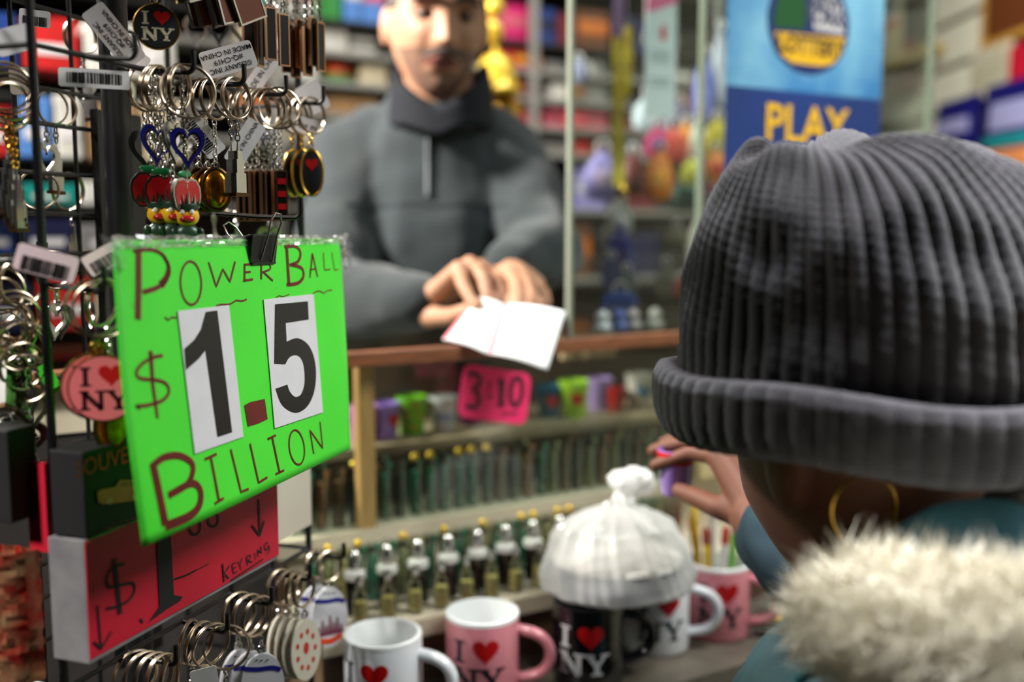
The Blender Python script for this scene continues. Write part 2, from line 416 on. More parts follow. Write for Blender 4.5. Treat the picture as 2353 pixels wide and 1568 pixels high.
pc = pm.location
for k, (dx, dy, tx, ty, L, cl, tip, lab) in enumerate((
        (-.020, .010, -.10, .02, .150, (222, 176, 30), (230, 190, 60), 'yellow souvenir pen leaning left in the pink mug'),
        (-.012, -.012, -.06, .10, .125, (226, 186, 40), (150, 60, 40), 'short yellow pen with brown tip in the pink mug'),
        (-.004, .012, -.02, .03, .160, (226, 224, 218), (240, 240, 236), 'long white souvenir pen with white top in the pink mug'),
        (.002, -.006, .04, -.05, .130, (208, 205, 200), (200, 60, 50), 'white pen with red print in the pink mug'),
        (.016, .004, .07, .02, .142, (112, 196, 50), (236, 240, 230), 'lime green pen with pale tip in the pink mug'),
        (-.016, .016, -.14, .10, .135, (110, 60, 40), (190, 120, 60), 'brown souvenir pen in the pink mug'))):
    t = thing('souvenir_pen', lab, 'pen', pc + Vector((dx * 0.8, dy * 0.8, 0.014)), (-ty, tx, 0))
    MB().lathe([(.002, 0), (.0042, .008), (.0045, L * .8), (.004, L * .82)], 12).build('barrel', mat('pen%d' % k, cl, 0.3), t)
    MB().lathe([(.0046, L * .82), (.0052, L * .86), (.0048, L * .96), (.002, L)], 12).build('cap', mat('pent%d' % k, tip, 0.3), t)

# tied plastic bag with a food tray inside, lying on the two mugs
bc = (on_v(1418, 1250, -0.012)); bz = ZD + 0.0975
bag = thing('plastic_bag', 'knotted thin white plastic carrier bag resting on two mugs', 'plastic bag', (bc.x, bc.y, bz), (0, 0, RZ))
prof = [(0.03, 0.0), (0.082, 0.001), (0.089, 0.005), (0.088, 0.018), (0.081, 0.040), (0.073, 0.060), (0.063, 0.075), (0.045, 0.086), (0.026, 0.093), (0.016, 0.097), (0.012, 0.101)]
def fine(pr, k=5):
    out = []
    for a, b in zip(pr[:-1], pr[1:]): out += [(a[0] + (b[0] - a[0]) * i / k, a[1] + (b[1] - a[1]) * i / k) for i in range(k)]
    return out + [pr[-1]]
def wob(g, z):
    q = min(1, max(0, z / 0.11))
    return 1 + 0.05 * math.cos(2 * g + 0.4) + (0.02 + 0.05 * q) * (1 - 2 * abs(math.sin(3.5 * g + 1.5 * math.sin(2 * g) + 20 * z))) + 0.06 * q * (1 - 2 * abs(math.sin(6.5 * g + 1 + 12 * z))) + 0.012 * math.sin(23 * g + 90 * z + 3 * math.sin(5 * g)) + 0.015 * math.sin(4 * g - 130 * z)
M_bag = glassy('bag_film', (240, 240, 240), 0.16, 0.22, 0.54, (244, 244, 242))
MB().lathe(fine(prof), 160, wob=wob, cap=False).build('film', M_bag, bag, smooth=True, angle=180)
kn = MB(); KZ = Matrix.Translation((0.012, 0, -0.022))
kn.lathe(fine([(0.011, 0.118), (0.014, 0.123), (0.012, 0.128), (0.010, 0.133), (0.017, 0.140), (0.020, 0.148), (0.015, 0.156), (0.004, 0.160)], 3), 40, KZ, wob=lambda g, z: 1 + .25 * math.sin(3 * g + z * 60) + .12 * math.sin(7 * g))
kn.lathe(fine([(0.009, 0.0), (0.012, 0.01), (0.018, 0.022), (0.014, 0.030), (0.004, 0.034)], 3), 32, KZ @ Matrix.Translation((0.006, 0, 0.132)) @ Matrix.Rotation(R(55), 4, 'Y'), wob=lambda g, z: 1 + .25 * math.sin(3 * g + z * 60) + .12 * math.sin(6 * g))
kn.build('knot', glassy('bag_knot', (240, 240, 240), 0.1, 0.3, 0.92, (246, 246, 244)), bag, angle=180)
tr = thing('food_tray', 'blue grey food tray showing through the plastic bag', 'tray', (bc.x, bc.y, bz + 0.003), (0, 0, RZ))
MB().lathe([(0.066, 0.0), (0.075, 0.028), (0.078, 0.030), (0.073, 0.0305), (0.063, 0.004)], 40).build('tub', mat('tray_blue', (88, 102, 128), 0.5), tr)
MB().lathe([(0.078, 0.031), (0.076, 0.036), (0.050, 0.042), (0.01, 0.044)], 40).build('lid', mat('tray_lid', (236, 234, 226), 0.5), tr)

# ------------------------------------------------------------------ shot glasses on the upper shelf
def shot(px, v, py_base, cl, label, deco, sc=1.0, z=None, loc=None):
    if loc is None:
        s = (on_v(px, py_base, v) - P0).dot(U); loc = CP(s, v, ZA)
    t = thing('shot_glass', label, 'shot glass', loc, (0, 0, R(10)), 'souvenir shot glasses')
    t.scale = (sc, sc, sc)
    MB().lathe([(.0145, 0), (.0155, .002), (.0205, .048), (.0195, .049), (.0145, .005), (.001, .004)], 28).build('cup', mat('shot_' + label[:14], cl, 0.25, coat=.3), t)
    def warp(rot):
        def f(x, z):
            rr = 0.0158 + (z + .025) / .048 * .005 + 0.0002; a = R(-90) + rot + x / rr
            return (rr * math.cos(a), rr * math.sin(a), z + 0.025)
        return f
    if deco == 'heart':
        MB().fan(heart(.020, .019), warp(0.05), 5).build('heart', mat('mug_heart'), t)
    if deco == 'side':
        MB().fan([(x, z) for x, z in heart(.020, .022)], warp(0.75), 5).build('heart', mat('mug_heart'), t)
        for zz in (.010, 0, -.010): MB().ribbon([(-.016, zz), (-.004, zz)], .004, warp(0)).build('lettering', mat('shot_ink', (50, 30, 90)), t)
    if deco == 'dots':
        for i, (x, z) in enumerate(((-.012, .012), (.004, .014), (-.004, .002), (.012, .0), (-.012, -.010), (.002, -.013))):
            MB().fan(ell(x, z, .003, .003, 12), warp(0), 2).build('dot', mat('shot_dot', (206, 120, 30)), t)
    if deco == 'band':
        MB().ribbon([(-.014, -.004), (.014, -.004)], .008, warp(0)).build('band', mat('shot_band', (120, 130, 180)), t)
    if deco == 'crest':
        MB().fan([(-.012, .013), (.012, .013), (.010, .0), (0, -.010), (-.010, .0)], warp(0), 4).build('crest', mat('shot_crest', (40, 110, 150)), t)
    return t
shot(835, .30, 1010, (196, 120, 170), 'mauve shot glass half hidden by the pine post', None)
shot(886, .30, 1010, (150, 118, 196), 'lilac shot glass with red heart beside the pine post', 'side')
shot(946, .31, 1010, (110, 176, 40), 'leaf green shot glass with orange dots', 'dots', 1.08)
shot(1018, .31, 1004, (196, 194, 196), 'grey white shot glass with a blue band', 'band')
shot(1078, .33, 1000, (110, 30, 84), 'plum shot glass behind the pink price tag', None)
shot(1130, .33, 996, (190, 62, 34), 'orange red shot glass behind the pink price tag', None)
shot(1262, .32, 985, (20, 84, 116), 'dark teal shot glass with a red heart', 'heart', 1.0)
shot(1318, .30, 985, (160, 200, 50), 'lime shot glass with a red heart and pale rim', 'heart', 1.15)
shot(1376, .33, 975, (156, 126, 184), 'lavender shot glass next to the small red cup', None, 1.05)
shot(1414, .31, 975, (176, 16, 20), 'small plain red shot glass', None, 0.8)
shot(1470, .31, 970, (206, 196, 190), 'whitish shot glass with a blue crest', 'crest', 1.15)

# ------------------------------------------------------------------ souvenir figurines in glass tubes (two rows) and silver shakers
def tube_glass(h, r):
    return lambda: MB().lathe([(r * .9, 0), (r, .002), (r, h - .004), (r * .8, h), (r * .8 - .001, h), (r - .001, h - .005), (r - .001, .003)], 16).mesh('tube', [M_thin])
def figurine(h):
    def f():
        b = MB()
        b.lathe([(.0052, .002), (.0056, .006), (.0046, .012), (.0050, .02), (.0058, h * .45), (.0044, h * .60), (.0030, h * .66), (.0026, h * .68), (.0034, h * .72), (.0028, h * .77), (.001, h * .79)], 10, wob=lambda g, z: 1 + .12 * math.sin(5 * g))
        b.tube([(.003, 0, h * .6), (.0055, 0, h * .74), (.006, 0, h * .88)], [.0014, .0012, .0008], 6)
        b.lathe([(.001, 0), (.002, .004), (.0006, .009)], 6, Matrix.Translation((.006, 0, h * .88)))
        for i in range(5):
            a = R(-60 + 30 * i); b.tube([(0, 0, h * .76), (.0045 * math.sin(a), 0, h * .76 + .0045 * math.cos(a))], [.0007, .0002], 4)
        b.box((-.004, -.001, h * .5), (.003, .002, .007))
        return b.mesh('fig', [mat('fig')])
    return f
def liberty(key, s, v, z, h, r, cl, label, cap=None, metal=0.0, group='souvenir statuettes in glass tubes'):
    t = thing('statuette_tube', label, 'statuette', CP(s, v, z), (0, 0, random.uniform(-.4, .4)), group)
    part('tube', ('tube', h, r), tube_glass(h, r), t)
    m = mat('fig_' + key, cl, 0.4, metal, var=.4, scale=150)
    mat('fig', (90, 90, 90))
    def own():
        me = figurine(h)().copy(); me.materials.clear(); me.materials.append(m); return me
    part('figurine', ('fig', h, key), own, t, scale=(1.3, 1.3, 1))
    if cap: part('cap', ('cap', r, cap[0]), lambda: MB().lathe([(r * .62, h - .001), (r * .62, h + .004), (r * .3, h + .007), (.0005, h + .0075)], 12).mesh('cap', [mat('cap_' + cap[0], cap[1], 0.3, 0.6)]), t)
    return t
KC = {'green': (40, 132, 104), 'brown': (150, 96, 56), 'dark': (44, 48, 40), 'olive': (160, 160, 104), 'copper': (186, 112, 64), 'gold': (184, 168, 96), 'jade': (24, 132, 92)}
GC = ('gold', (216, 176, 60))
rowB = ['brown', 'green', 'copper', 'brown', 'dark', 'brown', 'green', 'dark', 'green', 'jade', 'green', 'green', 'green', 'dark', 'brown', 'dark', 'copper', 'green', 'olive', 'brown', 'dark', 'olive', 'copper', 'gold', 'dark', 'brown', 'olive', 'green']
for i, k in enumerate(rowB):
    s = -0.045 + i * 0.0205 + random.uniform(-.002, .002)
    nm = {'green': 'green', 'brown': 'brown', 'dark': 'near black', 'olive': 'olive', 'copper': 'copper brown', 'gold': 'pale gold', 'jade': 'jade green'}[k]
    for j, v in enumerate((0.188, 0.222)):
        if j and i % 2: continue
        kk = k if j == 0 else random.choice(['green', 'dark', 'brown', 'olive'])
        nn = {'green': 'green', 'brown': 'brown', 'dark': 'near black', 'olive': 'olive', 'copper': 'copper brown', 'gold': 'pale gold', 'jade': 'jade green'}[kk]
        liberty(kk, s + 0.010 * j, v, ZB, 0.072, 0.0088, KC[kk], '%s statuette in a clear tube on the middle step, %s row' % (nn, 'front' if j == 0 else 'back'), GC if (i in (4, 8, 9, 11, 12, 13) and j == 0) else None)
for i in range(30):
    s = -0.035 + i * 0.0185 + random.uniform(-.002, .002)
    kk = ['jade', 'olive', 'gold', 'jade', 'green'][i % 5] if i < 17 else ['jade', 'jade', 'gold', 'brown', 'copper'][i % 5]
    nn = {'jade': 'jade green', 'olive': 'olive', 'gold': 'pale gold', 'green': 'green', 'brown': 'brown', 'copper': 'copper brown'}[kk]
    liberty(kk, s, 0.135, ZC, 0.070, 0.0078, KC[kk], '%s statuette in a narrow tube behind the silver shakers' % nn, GC if i in (1, 3, 6, 9, 12, 15, 16, 18, 19) else None)
def shaker(s, v, label):
    t = thing('silver_shaker', label, 'figurine', CP(s, v, ZC), (0, 0, random.uniform(-.3, .3)), 'silver figurines on the lower step')
    part('body', 'shk', lambda: MB().lathe([(.011, 0), (.0118, .003), (.0105, .006), (.0095, .03), (.0112, .040), (.0105, .046), (.0075, .048)], 20, wob=lambda g, z: 1 + .04 * math.sin(6 * g)).mesh('b', [mat('shaker_dark', (104, 102, 104), 0.2, 1.0, var=.6, scale=120)]), t)
    part('collar', 'shc', lambda: MB().lathe([(.0122, .044), (.0128, .047), (.0120, .052), (.008, .053)], 20).mesh('b', [mat('collar_white', (228, 226, 220), 0.25, 0.3)]), t)
    part('head', 'shh', lambda: MB().lathe([(.006, .053), (.0072, .058), (.0078, .065), (.0060, .073), (.003, .077), (.0005, .078)], 16).mesh('b', [M_silver]), t)
    part('base', 'shb', lambda: MB().lathe([(.013, -0.0), (.013, .003), (.011, .004)], 20).mesh('b', [M_silver]), t)
for i in range(9):
    s = (on_v(812 + 0, 1330, 0.105) - P0).dot(U) + i * 0.0395
    shaker(s, 0.100, 'chromed statuette shaker with white collar on the lower step')
for i in range(11):                       # little clear topped bottles between the shakers
    s = (on_v(780, 1330, 0.105) - P0).dot(U) + i * 0.0335 + .012
    t = thing('mini_bottle', 'tiny clear bottle with olive filling on the lower step', 'bottle', CP(s, 0.073, ZC), (0, 0, 0), 'tiny bottles on the lower step')
    part('glass', 'mbg', lambda: MB().lathe([(.0085, 0), (.009, .003), (.009, .032), (.004, .040), (.004, .046)], 14).mesh('b', [M_thin]), t)
    part('filling', 'mbf', lambda: MB().lathe([(.0075, .002), (.0075, .026), (.001, .027)], 12).mesh('b', [mat('fig_gold', KC['gold'], .4)]), t)
    part('stopper', 'mbs', lambda: MB().lathe([(.0045, .045), (.0055, .048), (.005, .054), (.001, .057)], 12).mesh('b', [M_silver]), t)

# pink 3 - $10 price tag hanging on the glass
tg_p = on_v(1138, 908, 0.138); 
tg = thing('price_tag', 'hot pink rounded price tag lettered 3 for 10 dollars on the glass front', 'price tag', tg_p, (R(-6), R(12), RZ + R(4)))
MB().prism(rrect(0.104, 0.066, 0.012), 0, -0.0008).build('card', mat('hot_pink', (240, 34, 104), 0.6), tg, smooth=False)
S = MB(); wf = flat(-0.0012)
three = [(-.044, .020), (-.034, .023), (-.026, .018), (-.026, .010), (-.034, .003), (-.026, -.002), (-.024, -.012), (-.030, -.020), (-.042, -.018)]
S.ribbon(three, .0062, wf); S.ribbon([(-.013, -.003), (-.004, -.002)], .003, wf)
S.ribbon([(-.009, .014), (-.013, .014), (-.012, .010), (-.009, .008), (-.013, .005)], .002, wf); S.ribbon([(-.011, .016), (-.011, .003)], .0015, wf)
S.ribbon([(.007, .020), (.010, -.012)], .0085, wf); S.ribbon([(.003, -.013), (.017, -.011)], .004, wf); S.ribbon([(.001, .016), (.007, .021)], .005, wf)
S.ribbon([(.031 + .009 * math.sin(2 * math.pi * i / 20), .008 + .018 * math.cos(2 * math.pi * i / 20)) for i in range(21)], .007, wf)
S.ribbon([(.010, -.022), (.020, -.020), (.030, -.019), (.038, -.018)], .0018, wf); S.ribbon([(.012, -.025), (.034, -.021)], .0012, wf)
S.build('lettering', mat('tag_ink', (52, 8, 30), .5), tg)
# ------------------------------------------------------------------ keyring rack: a along the sign side (away), b outwards (towards the aisle)
N0 = Vector((-0.315, 0.670, 0)); A = Vector((0.3256, 0.9455, 0)); B = Vector((0.9455, -0.3256, 0))
def RP(t, e, z): return N0 + A * t + B * e + Vector((0, 0, z))
RW, RD = 0.332, 0.15
ZU, ZL = 1.342, 0.899
rack = thing('keyring_rack', 'black wire grid display rack crowded with hanging keyrings', 'display rack', RP(RW / 2, -RD / 2, 0))
def wire(p, q, r=0.0021, name='wire'): return MB().tube([p, q], r, 8).build(name, M_black, rack, True)
for t, e in ((0, 0), (RW, 0), (0, -RD), (RW, -RD)): wire(RP(t, e, 0.62), RP(t, e, 1.72), 0.0032, 'post')
for i in range(1, 5): wire(RP(i * RW / 5, -RD, 0.62), RP(i * RW / 5, -RD, 1.72))
for i in (3, 4): wire(RP(i * RW / 5, 0, 0.62), RP(i * RW / 5, 0, 0.95))
for z in (0.70, 0.78, 0.86, ZL, ZL + .03, 1.02, 1.09, 1.20, 1.235, 1.27, ZU - .03, ZU, 1.41, 1.478, 1.55, 1.62):
    wire(RP(0, -RD, z), RP(RW, -RD, z))
    if z in (0.78, ZL, 1.20, ZU, 1.478, 1.62): wire(RP(0, 0, z), RP(RW, 0, z)); wire(RP(RW, 0, z), RP(RW, -RD, z)); wire(RP(0, 0, z), RP(0, -RD, z))
MB().tube([RP(RW / 2, -RD / 2, 0.03), RP(RW / 2, -RD / 2, 1.72)], 0.012, 12).build('pole', M_black, rack, True)
MB().lathe([(0.20, 0), (0.20, 0.012), (0.03, 0.03), (0.014, 0.04)], 32).build('base', M_black, rack)
# black sheet steel panel fixed inside the frame
MB().hexa([RP(.215, -RD + .004, .80), RP(.275, -RD + .004, .80), RP(.275, -RD + .012, .80), RP(.215, -RD + .012, .80), RP(.215, -RD + .004, 1.33), RP(.275, -RD + .004, 1.33), RP(.275, -RD + .012, 1.33), RP(.215, -RD + .012, 1.33)]).build('inner_panel', M_black, rack, True, False)
def hook(t, z, L=0.044, e0=0.0, rise=0.012):
    q = []
    for i in range(7):
        g = R(90 * i / 6); q.append(RP(t, e0 + L - .006 + .006 * math.sin(g), z - .004 + .006 * (1 - math.cos(g))))
    MB().tube([RP(t, e0, z), RP(t, e0 + L * .5, z - .003)] + q + [RP(t, e0 + L, z + rise)], 0.0020, 8).build('hook', M_black, rack, True)
def fhook(e, z, L=0.07):                   # hooks on the end facing the aisle mouth
    MB().tube([RP(0, e, z), RP(-L * .5, e, z - .003), RP(-L, e, z - .004), RP(-L - .005, e, z), RP(-L - .005, e, z + .012)], 0.0020, 8).build('hook', M_black, rack, True)
HU = [0.047, 0.111, 0.176, 0.239, 0.303]; HL = [0.0, 0.065, 0.13, 0.195, 0.26, 0.325]
for t in HU: hook(t, ZU); hook(t, 1.478, 0.05)
for t in HL: hook(t, ZL)
hook(0.0, 1.185, 0.05); hook(0.195, 1.235, 0.082)
for z in (1.20, 1.38, ZL): fhook(-0.03, z); fhook(-0.06, z)

# ------------------------------------------------------------------ flat signs in world planes
class Sheet:
    def __init__(s, p, n, disp=None):
        s.p = Vector(p); s.n = Vector(n).normalized(); s.z = (Vector((0, 0, 1)) - s.n * s.n.z).normalized(); s.x = s.z.cross(s.n) * -1
        s.x = s.n.cross(s.z) * -1; s.disp = disp or (lambda x, z: 0)
    def loc(s, px, py):
        q = on_plane(px, py, s.p, s.n) - s.p; return (q.dot(s.x), q.dot(s.z))
    def warp(s, off):
        return lambda x, z: s.p + s.x * x + s.z * z + s.n * (off + s.disp(x, z))
    def M(s, x, z, off=0):              # local frame: x right, z up, -y out of the sheet
        m = Matrix((s.x, -s.n, s.z)).transposed().to_4x4(); m.translation = s.warp(off)(x, z); return m
k = 0.94
TL, TR, BL = at(258, 553, .69 * k), at(788, 547, 1.0 * k), at(342, 1257, .685 * k)
n = (TR - TL).cross(BL - TL).normalized()
if n.dot(CAM - TL) < 0: n = -n
G = Sheet(TL, n)
c6 = lambda pts: [G.loc(240 + x / 1.96, 480 + y / 1.96) for x, y in pts]
Lp = [G.loc(*q) for q in ((258, 553), (263, 640), (269, 740), (277, 850), (288, 960), (302, 1060), (320, 1160), (342, 1257))]
Rp = [G.loc(*q) for q in ((788, 547), (791, 610), (794, 690), (796, 760), (799, 840), (801, 900), (802, 965), (804, 1033))]
xr = Rp[0][0]; zb = Lp[-1][1]
def gdisp(x, z):
    d = 0.004 * max(0, (x - xr * .84) / (xr * .16)) ** 2
    q = max(0, (0.10 - x) / 0.10) * max(0, (-z - .13) / .09)
    return -d - 0.006 * q ** 2
G.disp = gdisp
sign = thing('jackpot_sign', 'neon green hand lettered jackpot sign clipped to the wire rack', 'sign', G.p + G.z * zb + G.x * xr / 2)
M_neon = mat('neon_green', (70, 222, 46), 0.55, var=0.10, scale=14, bump=.05, bscale=60)
def grid(mb, Lp, Rp, warp, nx=40):
    m = len(Lp); vs = []; fs = []
    for j in range(m):
        for i in range(nx + 1):
            f = i / nx; vs.append(warp(Lp[j][0] + (Rp[j][0] - Lp[j][0]) * f, Lp[j][1] + (Rp[j][1] - Lp[j][1]) * f))
    for j in range(m - 1):
        for i in range(nx): a = j * (nx + 1) + i; fs.append((a, a + 1, a + nx + 2, a + nx + 1))
    return mb.add(vs, fs)
def densify(pl, k=4):
    return [(a[0] + (b[0] - a[0]) * i / k, a[1] + (b[1] - a[1]) * i / k) for a, b in zip(pl[:-1], pl[1:]) for i in range(k)] + [pl[-1]]
o = grid(MB(), densify(Lp), densify(Rp), G.warp(0)).build('sheet', M_neon, sign, True)
so = o.modifiers.new('solid', 'SOLIDIFY'); so.thickness = 0.0008; so.offset = 0
M_mar = mat('maroon_marker', (104, 16, 14), 0.45, var=0.25, scale=60)
G1 = G.warp(0.0009); T = 0.0000
def pen(name, strokes, m, sheet_warp, conv, parent, wscale):
    b = MB()
    for pts, wd in strokes:
        q = conv(pts); b.ribbon(q, [x * wscale for x in wd] if isinstance(wd, (list, tuple)) else wd * wscale, sheet_warp)
    return b.build(name, m, parent, True, False)
def arc(cx, cy, rx, ry, a0=0, a1=360, n=26, tilt=0):
    out = []
    for i in range(n + 1):
        g = R(a0 + (a1 - a0) * i / n); x, y = rx * math.cos(g), ry * math.sin(g)
        out.append((cx + x + y * tilt, cy + y))
    return out
def cr(pts, k=6):                       # smooth curve through points
    out = []
    P = [pts[0]] + list(pts) + [pts[-1]]
    for i in range(1, len(P) - 2):
        for j in range(k):
            t = j / k; p0, p1, p2, p3 = P[i - 1], P[i], P[i + 1], P[i + 2]
            out.append(tuple(0.5 * ((2 * p1[d]) + (-p0[d] + p2[d]) * t + (2 * p0[d] - 5 * p1[d] + 4 * p2[d] - p3[d]) * t * t + (-p0[d] + 3 * p1[d] - 3 * p2[d] + p3[d]) * t ** 3) for d in (0, 1)))
    return out + [tuple(pts[-1])]
ws = 1 / 1.96 / 2288 * .80              # crop pixels to metres at the sign
W1 = [
 ([(150, 188), (150, 340), (147, 500)], 31), (cr([(126, 192), (200, 184), (255, 205), (284, 255), (284, 300), (240, 352), (170, 376)]), [14, 20]), (cr([(258, 205), (284, 255), (278, 305), (250, 345)]), [14, 34]),
 (arc(386, 335, 47, 98, tilt=.03), 10), ([(466, 240), (500, 352), (530, 272), (562, 330), (585, 238)], 10),
 ([(628, 250), (628, 325)], 11), ([(626, 252), (662, 250)], 9), ([(628, 287), (655, 284)], 9), ([(622, 325), (665, 318)], 10),
 ([(703, 250), (703, 318)], 11), (cr([(703, 252), (738, 250), (742, 272), (705, 288)]), 9), ([(712, 285), (755, 325)], 10),
 ([(818, 175), (828, 343)], 21), (cr([(808, 172), (858, 170), (880, 200), (868, 238), (832, 255)]), 16), (cr([(838, 252), (885, 268), (893, 305), (868, 335), (818, 343)]), 17),
 ([(922, 312), (934, 202)], [9, 14]), ([(934, 202), (957, 308)], 11), ([(922, 276), (950, 270)], 8),
 ([(983, 198), (988, 276), (1016, 273)], 7), ([(1025, 195), (1037, 276), (1056, 272)], 7),
 (cr([(268, 488), (284, 501), (298, 490), (322, 492)]), 7), (cr([(500, 438), (520, 432), (560, 430), (590, 414), (615, 416), (637, 408)]), 7),
 (cr([(768, 400), (785, 392), (800, 396), (830, 385)]), 4), (cr([(932, 386), (950, 374), (968, 372), (985, 380), (1000, 370), (1024, 366)]), 6),
 (cr([(258, 662), (215, 670), (165, 700), (140, 738), (160, 765), (230, 772), (275, 790), (286, 828), (255, 865), (190, 885), (138, 890)]), 14), ([(204, 640), (215, 800), (236, 945)], [22, 13]), ([(138, 886), (158, 902)], 12),
 ([(216, 1150), (285, 1425)], 36), (cr([(208, 1165), (262, 1122), (330, 1112), (385, 1140), (396, 1180), (372, 1240), (290, 1292)]), 28), (cr([(290, 1290), (390, 1238), (430, 1268), (428, 1335), (385, 1385), (285, 1430)]), [26, 38]),
 ([(475, 1115), (515, 1318)], 14), ([(448, 1130), (502, 1105)], 12), ([(495, 1329), (535, 1304)], 12),
 ([(565, 1083), (612, 1276), (646, 1262)], 11), ([(652, 1058), (691, 1234), (730, 1210)], 11),
 ([(752, 1030), (786, 1190)], 12), ([(732, 1038), (768, 1021)], 10), ([(768, 1196), (806, 1178)], 10),
 (arc(863, 1075, 34, 78, tilt=.10), 9), ([(940, 1105), (922, 997), (980, 1080), (968, 960)], 9),
]
for nm_, a_, b_ in (('lettering', 0, 12), ('lettering', 12, 20), ('underline', 20, 21), ('underline', 21, 22), ('underline', 22, 23), ('underline', 23, 24), ('dollar_mark', 24, 27), ('lettering', 27, 99)): pen(nm_, W1[a_:b_], M_mar, G1, c6, sign, ws)
pb = MB(); pb.add([G1(*q) for q in c6([(626, 886), (650, 872), (718, 857), (731, 948), (690, 968), (642, 982)])], [tuple(range(6))]); pb.build('decimal_point', M_mar, sign, True, False)
c1 = [(322, 462), (553, 435), (618, 1028), (400, 1105)]
c5 = [(710, 410), (935, 385), (977, 918), (760, 990)]
d1 = [(447, 466), (499, 460), (566, 1008), (500, 1030), (445, 640), (415, 678), (358, 728), (350, 632), (395, 592), (425, 545)]
d5 = [(760, 432), (908, 418), (912, 500), (808, 516), (812, 600)] + cr([(812, 600), (860, 584), (908, 612), (936, 672), (945, 750), (935, 830), (905, 892), (860, 920), (818, 908), (785, 875), (762, 812)], 4)[1:] + [(815, 793)] + cr([(815, 793), (827, 826), (850, 848), (876, 838), (892, 795), (893, 740), (885, 692), (868, 666), (845, 661), (822, 674), (806, 702)], 4)[1:] + [(756, 700)]
M_card = mat('number_card', (214, 212, 216), 0.5, var=0.06, scale=40); M_dig = mat('digit_black', (10, 10, 12), 0.35, var=.5, scale=80)
for cc, dd in ((c1, d1), (c5, d5)):
    f0, f1 = G.warp(0.0010), G.warp(0.0016)
    q = c6(cc); mb = MB(); mb.add([f0(*p) for p in q] + [f1(*p) for p in q], [(0, 1, 2, 3), (4, 5, 6, 7), (0, 1, 5, 4), (1, 2, 6, 5), (2, 3, 7, 6), (3, 0, 4, 7)])
    cobj = mb.build('number_card', M_card, sign, True, False)
    f2 = G.warp(0.0019); q = c6(dd); mb = MB(); mb.add([f2(*p) for p in q], [tuple(range(len(q)))]); mb.build('digit', M_dig, cobj, True, False)
# clear film sleeve showing as crumpled edges along the top and at the top corners
M_film = glassy('clear_film', (244, 246, 246), 0.12, 0.15, 0.10, (235, 232, 230))
def crumple(x0, x1, z0, z1, seed, amp, nx=40, nz=6):
    rd = random.Random(seed); b = MB(); vs = []; fs = []
    for j in range(nz + 1):
        for i in range(nx + 1):
            x = x0 + (x1 - x0) * i / nx; z = z0 + (z1 - z0) * j / nz
            vs.append(G.warp(0.002 + rd.uniform(-amp, amp))(x + rd.uniform(-amp, amp) * .6, z + rd.uniform(-amp, amp) * .5 * (j == nz)))
    for j in range(nz):
        for i in range(nx): a = j * (nx + 1) + i; fs.append((a, a + 1, a + nx + 2, a + nx + 1))
    return b.add(vs, fs).build('film_edge', M_film, sign, True, True, 20)
crumple(-0.004, xr + .002, -0.006, 0.0028, 1, 0.0016, 70, 4)
crumple(xr - .004, xr + 0.022, -0.030, 0.004, 2, 0.004, 8, 8)
crumple(-0.010, 0.004, -0.02, 0.003, 3, 0.003, 5, 6)

# binder clip
cx, cz = G.loc(596, 572)
clip = thing('binder_clip', 'black binder clip with silver wire arms gripping the green sign', 'binder clip', G.warp(0)(cx, cz)); 
clip.rotation_euler = G.M(cx, cz).to_euler()
CL = MB(); wd = 0.036
for s1 in (-1, 1):
    CL.hexa([(-wd / 2, s1 * .0006, -.012), (wd / 2, s1 * .0006, -.012), (wd / 2, s1 * .0014, -.012), (-wd / 2, s1 * .0014, -.012), (-wd / 2, s1 * .0075, .010), (wd / 2, s1 * .0075, .010), (wd / 2, s1 * .0083, .010), (-wd / 2, s1 * .0083, .010)])
    CL.tube([(-wd / 2 + .001, s1 * .0016, -.012), (wd / 2 - .001, s1 * .0016, -.012)], .0011, 8)
CL.box((0, 0, .010), (wd, .0166, .0012))
CL.build('body', M_black, clip)
for s1, lean in ((-1, 7), (1, -20)):
    q = [(-.008, 0, -.010), (-.006, 0, .010), (-.0075, 0, .020), (-.004, 0, .0265), (.004, 0, .0265), (.0075, 0, .020), (.006, 0, .010), (.008, 0, -.010)]
    MB().tube([(x + .004 * s1 * -1, s1 * (.003 + (z + .01) * .42) , z) for x, y, z in q], .0008, 8, M=Matrix.Rotation(R(lean), 4, 'Y')).build('arm', M_silver, clip)

# ------------------------------------------------------------------ red price box under it
def rbox(mb, t0, t1, e0, e1, z0, z1, mi=0):
    return mb.hexa([RP(t0, e0, z0), RP(t1, e0, z0), RP(t1, e1, z0), RP(t0, e1, z0), RP(t0, e0, z1), RP(t1, e0, z1), RP(t1, e1, z1), RP(t0, e1, z1)], mi)
Q = Sheet(RP(0.002, 0.0372, 0), B)
zrb = on_plane(207, 1518, Q.p, Q.n).z; zrt = on_plane(200, 1243, Q.p, Q.n).z
TEND = (on_plane(638, 1250, Q.p, Q.n) - N0).dot(A); T0 = (on_plane(203, 1380, Q.p, Q.n) - N0).dot(A)
rb = thing('price_box', 'worn grey cardboard box fronted with a red one dollar keyring card', 'price sign', RP(.115, .016, zrb))
M_grey = mat('grey_card', (126, 124, 124), 0.7, c2=(96, 94, 96), scale=24)
rbox(MB(), T0, TEND, 0.005, 0.036, zrb - .004, zrt).build('box', M_grey, rb, True, False, bevel=0.001)
M_rcard = mat('red_card', (190, 2, 40), 0.6, var=0.18, scale=20)
mb = MB(); rbox(mb, T0, TEND + .002, 0.0362, 0.0370, zrb, zrt - .001); mb.build('red_sheet', M_rcard, rb, True, False)
c4 = lambda pts: [Q.loc(x / 2.76, 1000 + y / 2.76) for x, y in pts]
c5c = lambda pts: [Q.loc(350 + x / 3.35, 1100 + y / 3.35) for x, y in pts]
QW = Q.warp(0.0006)
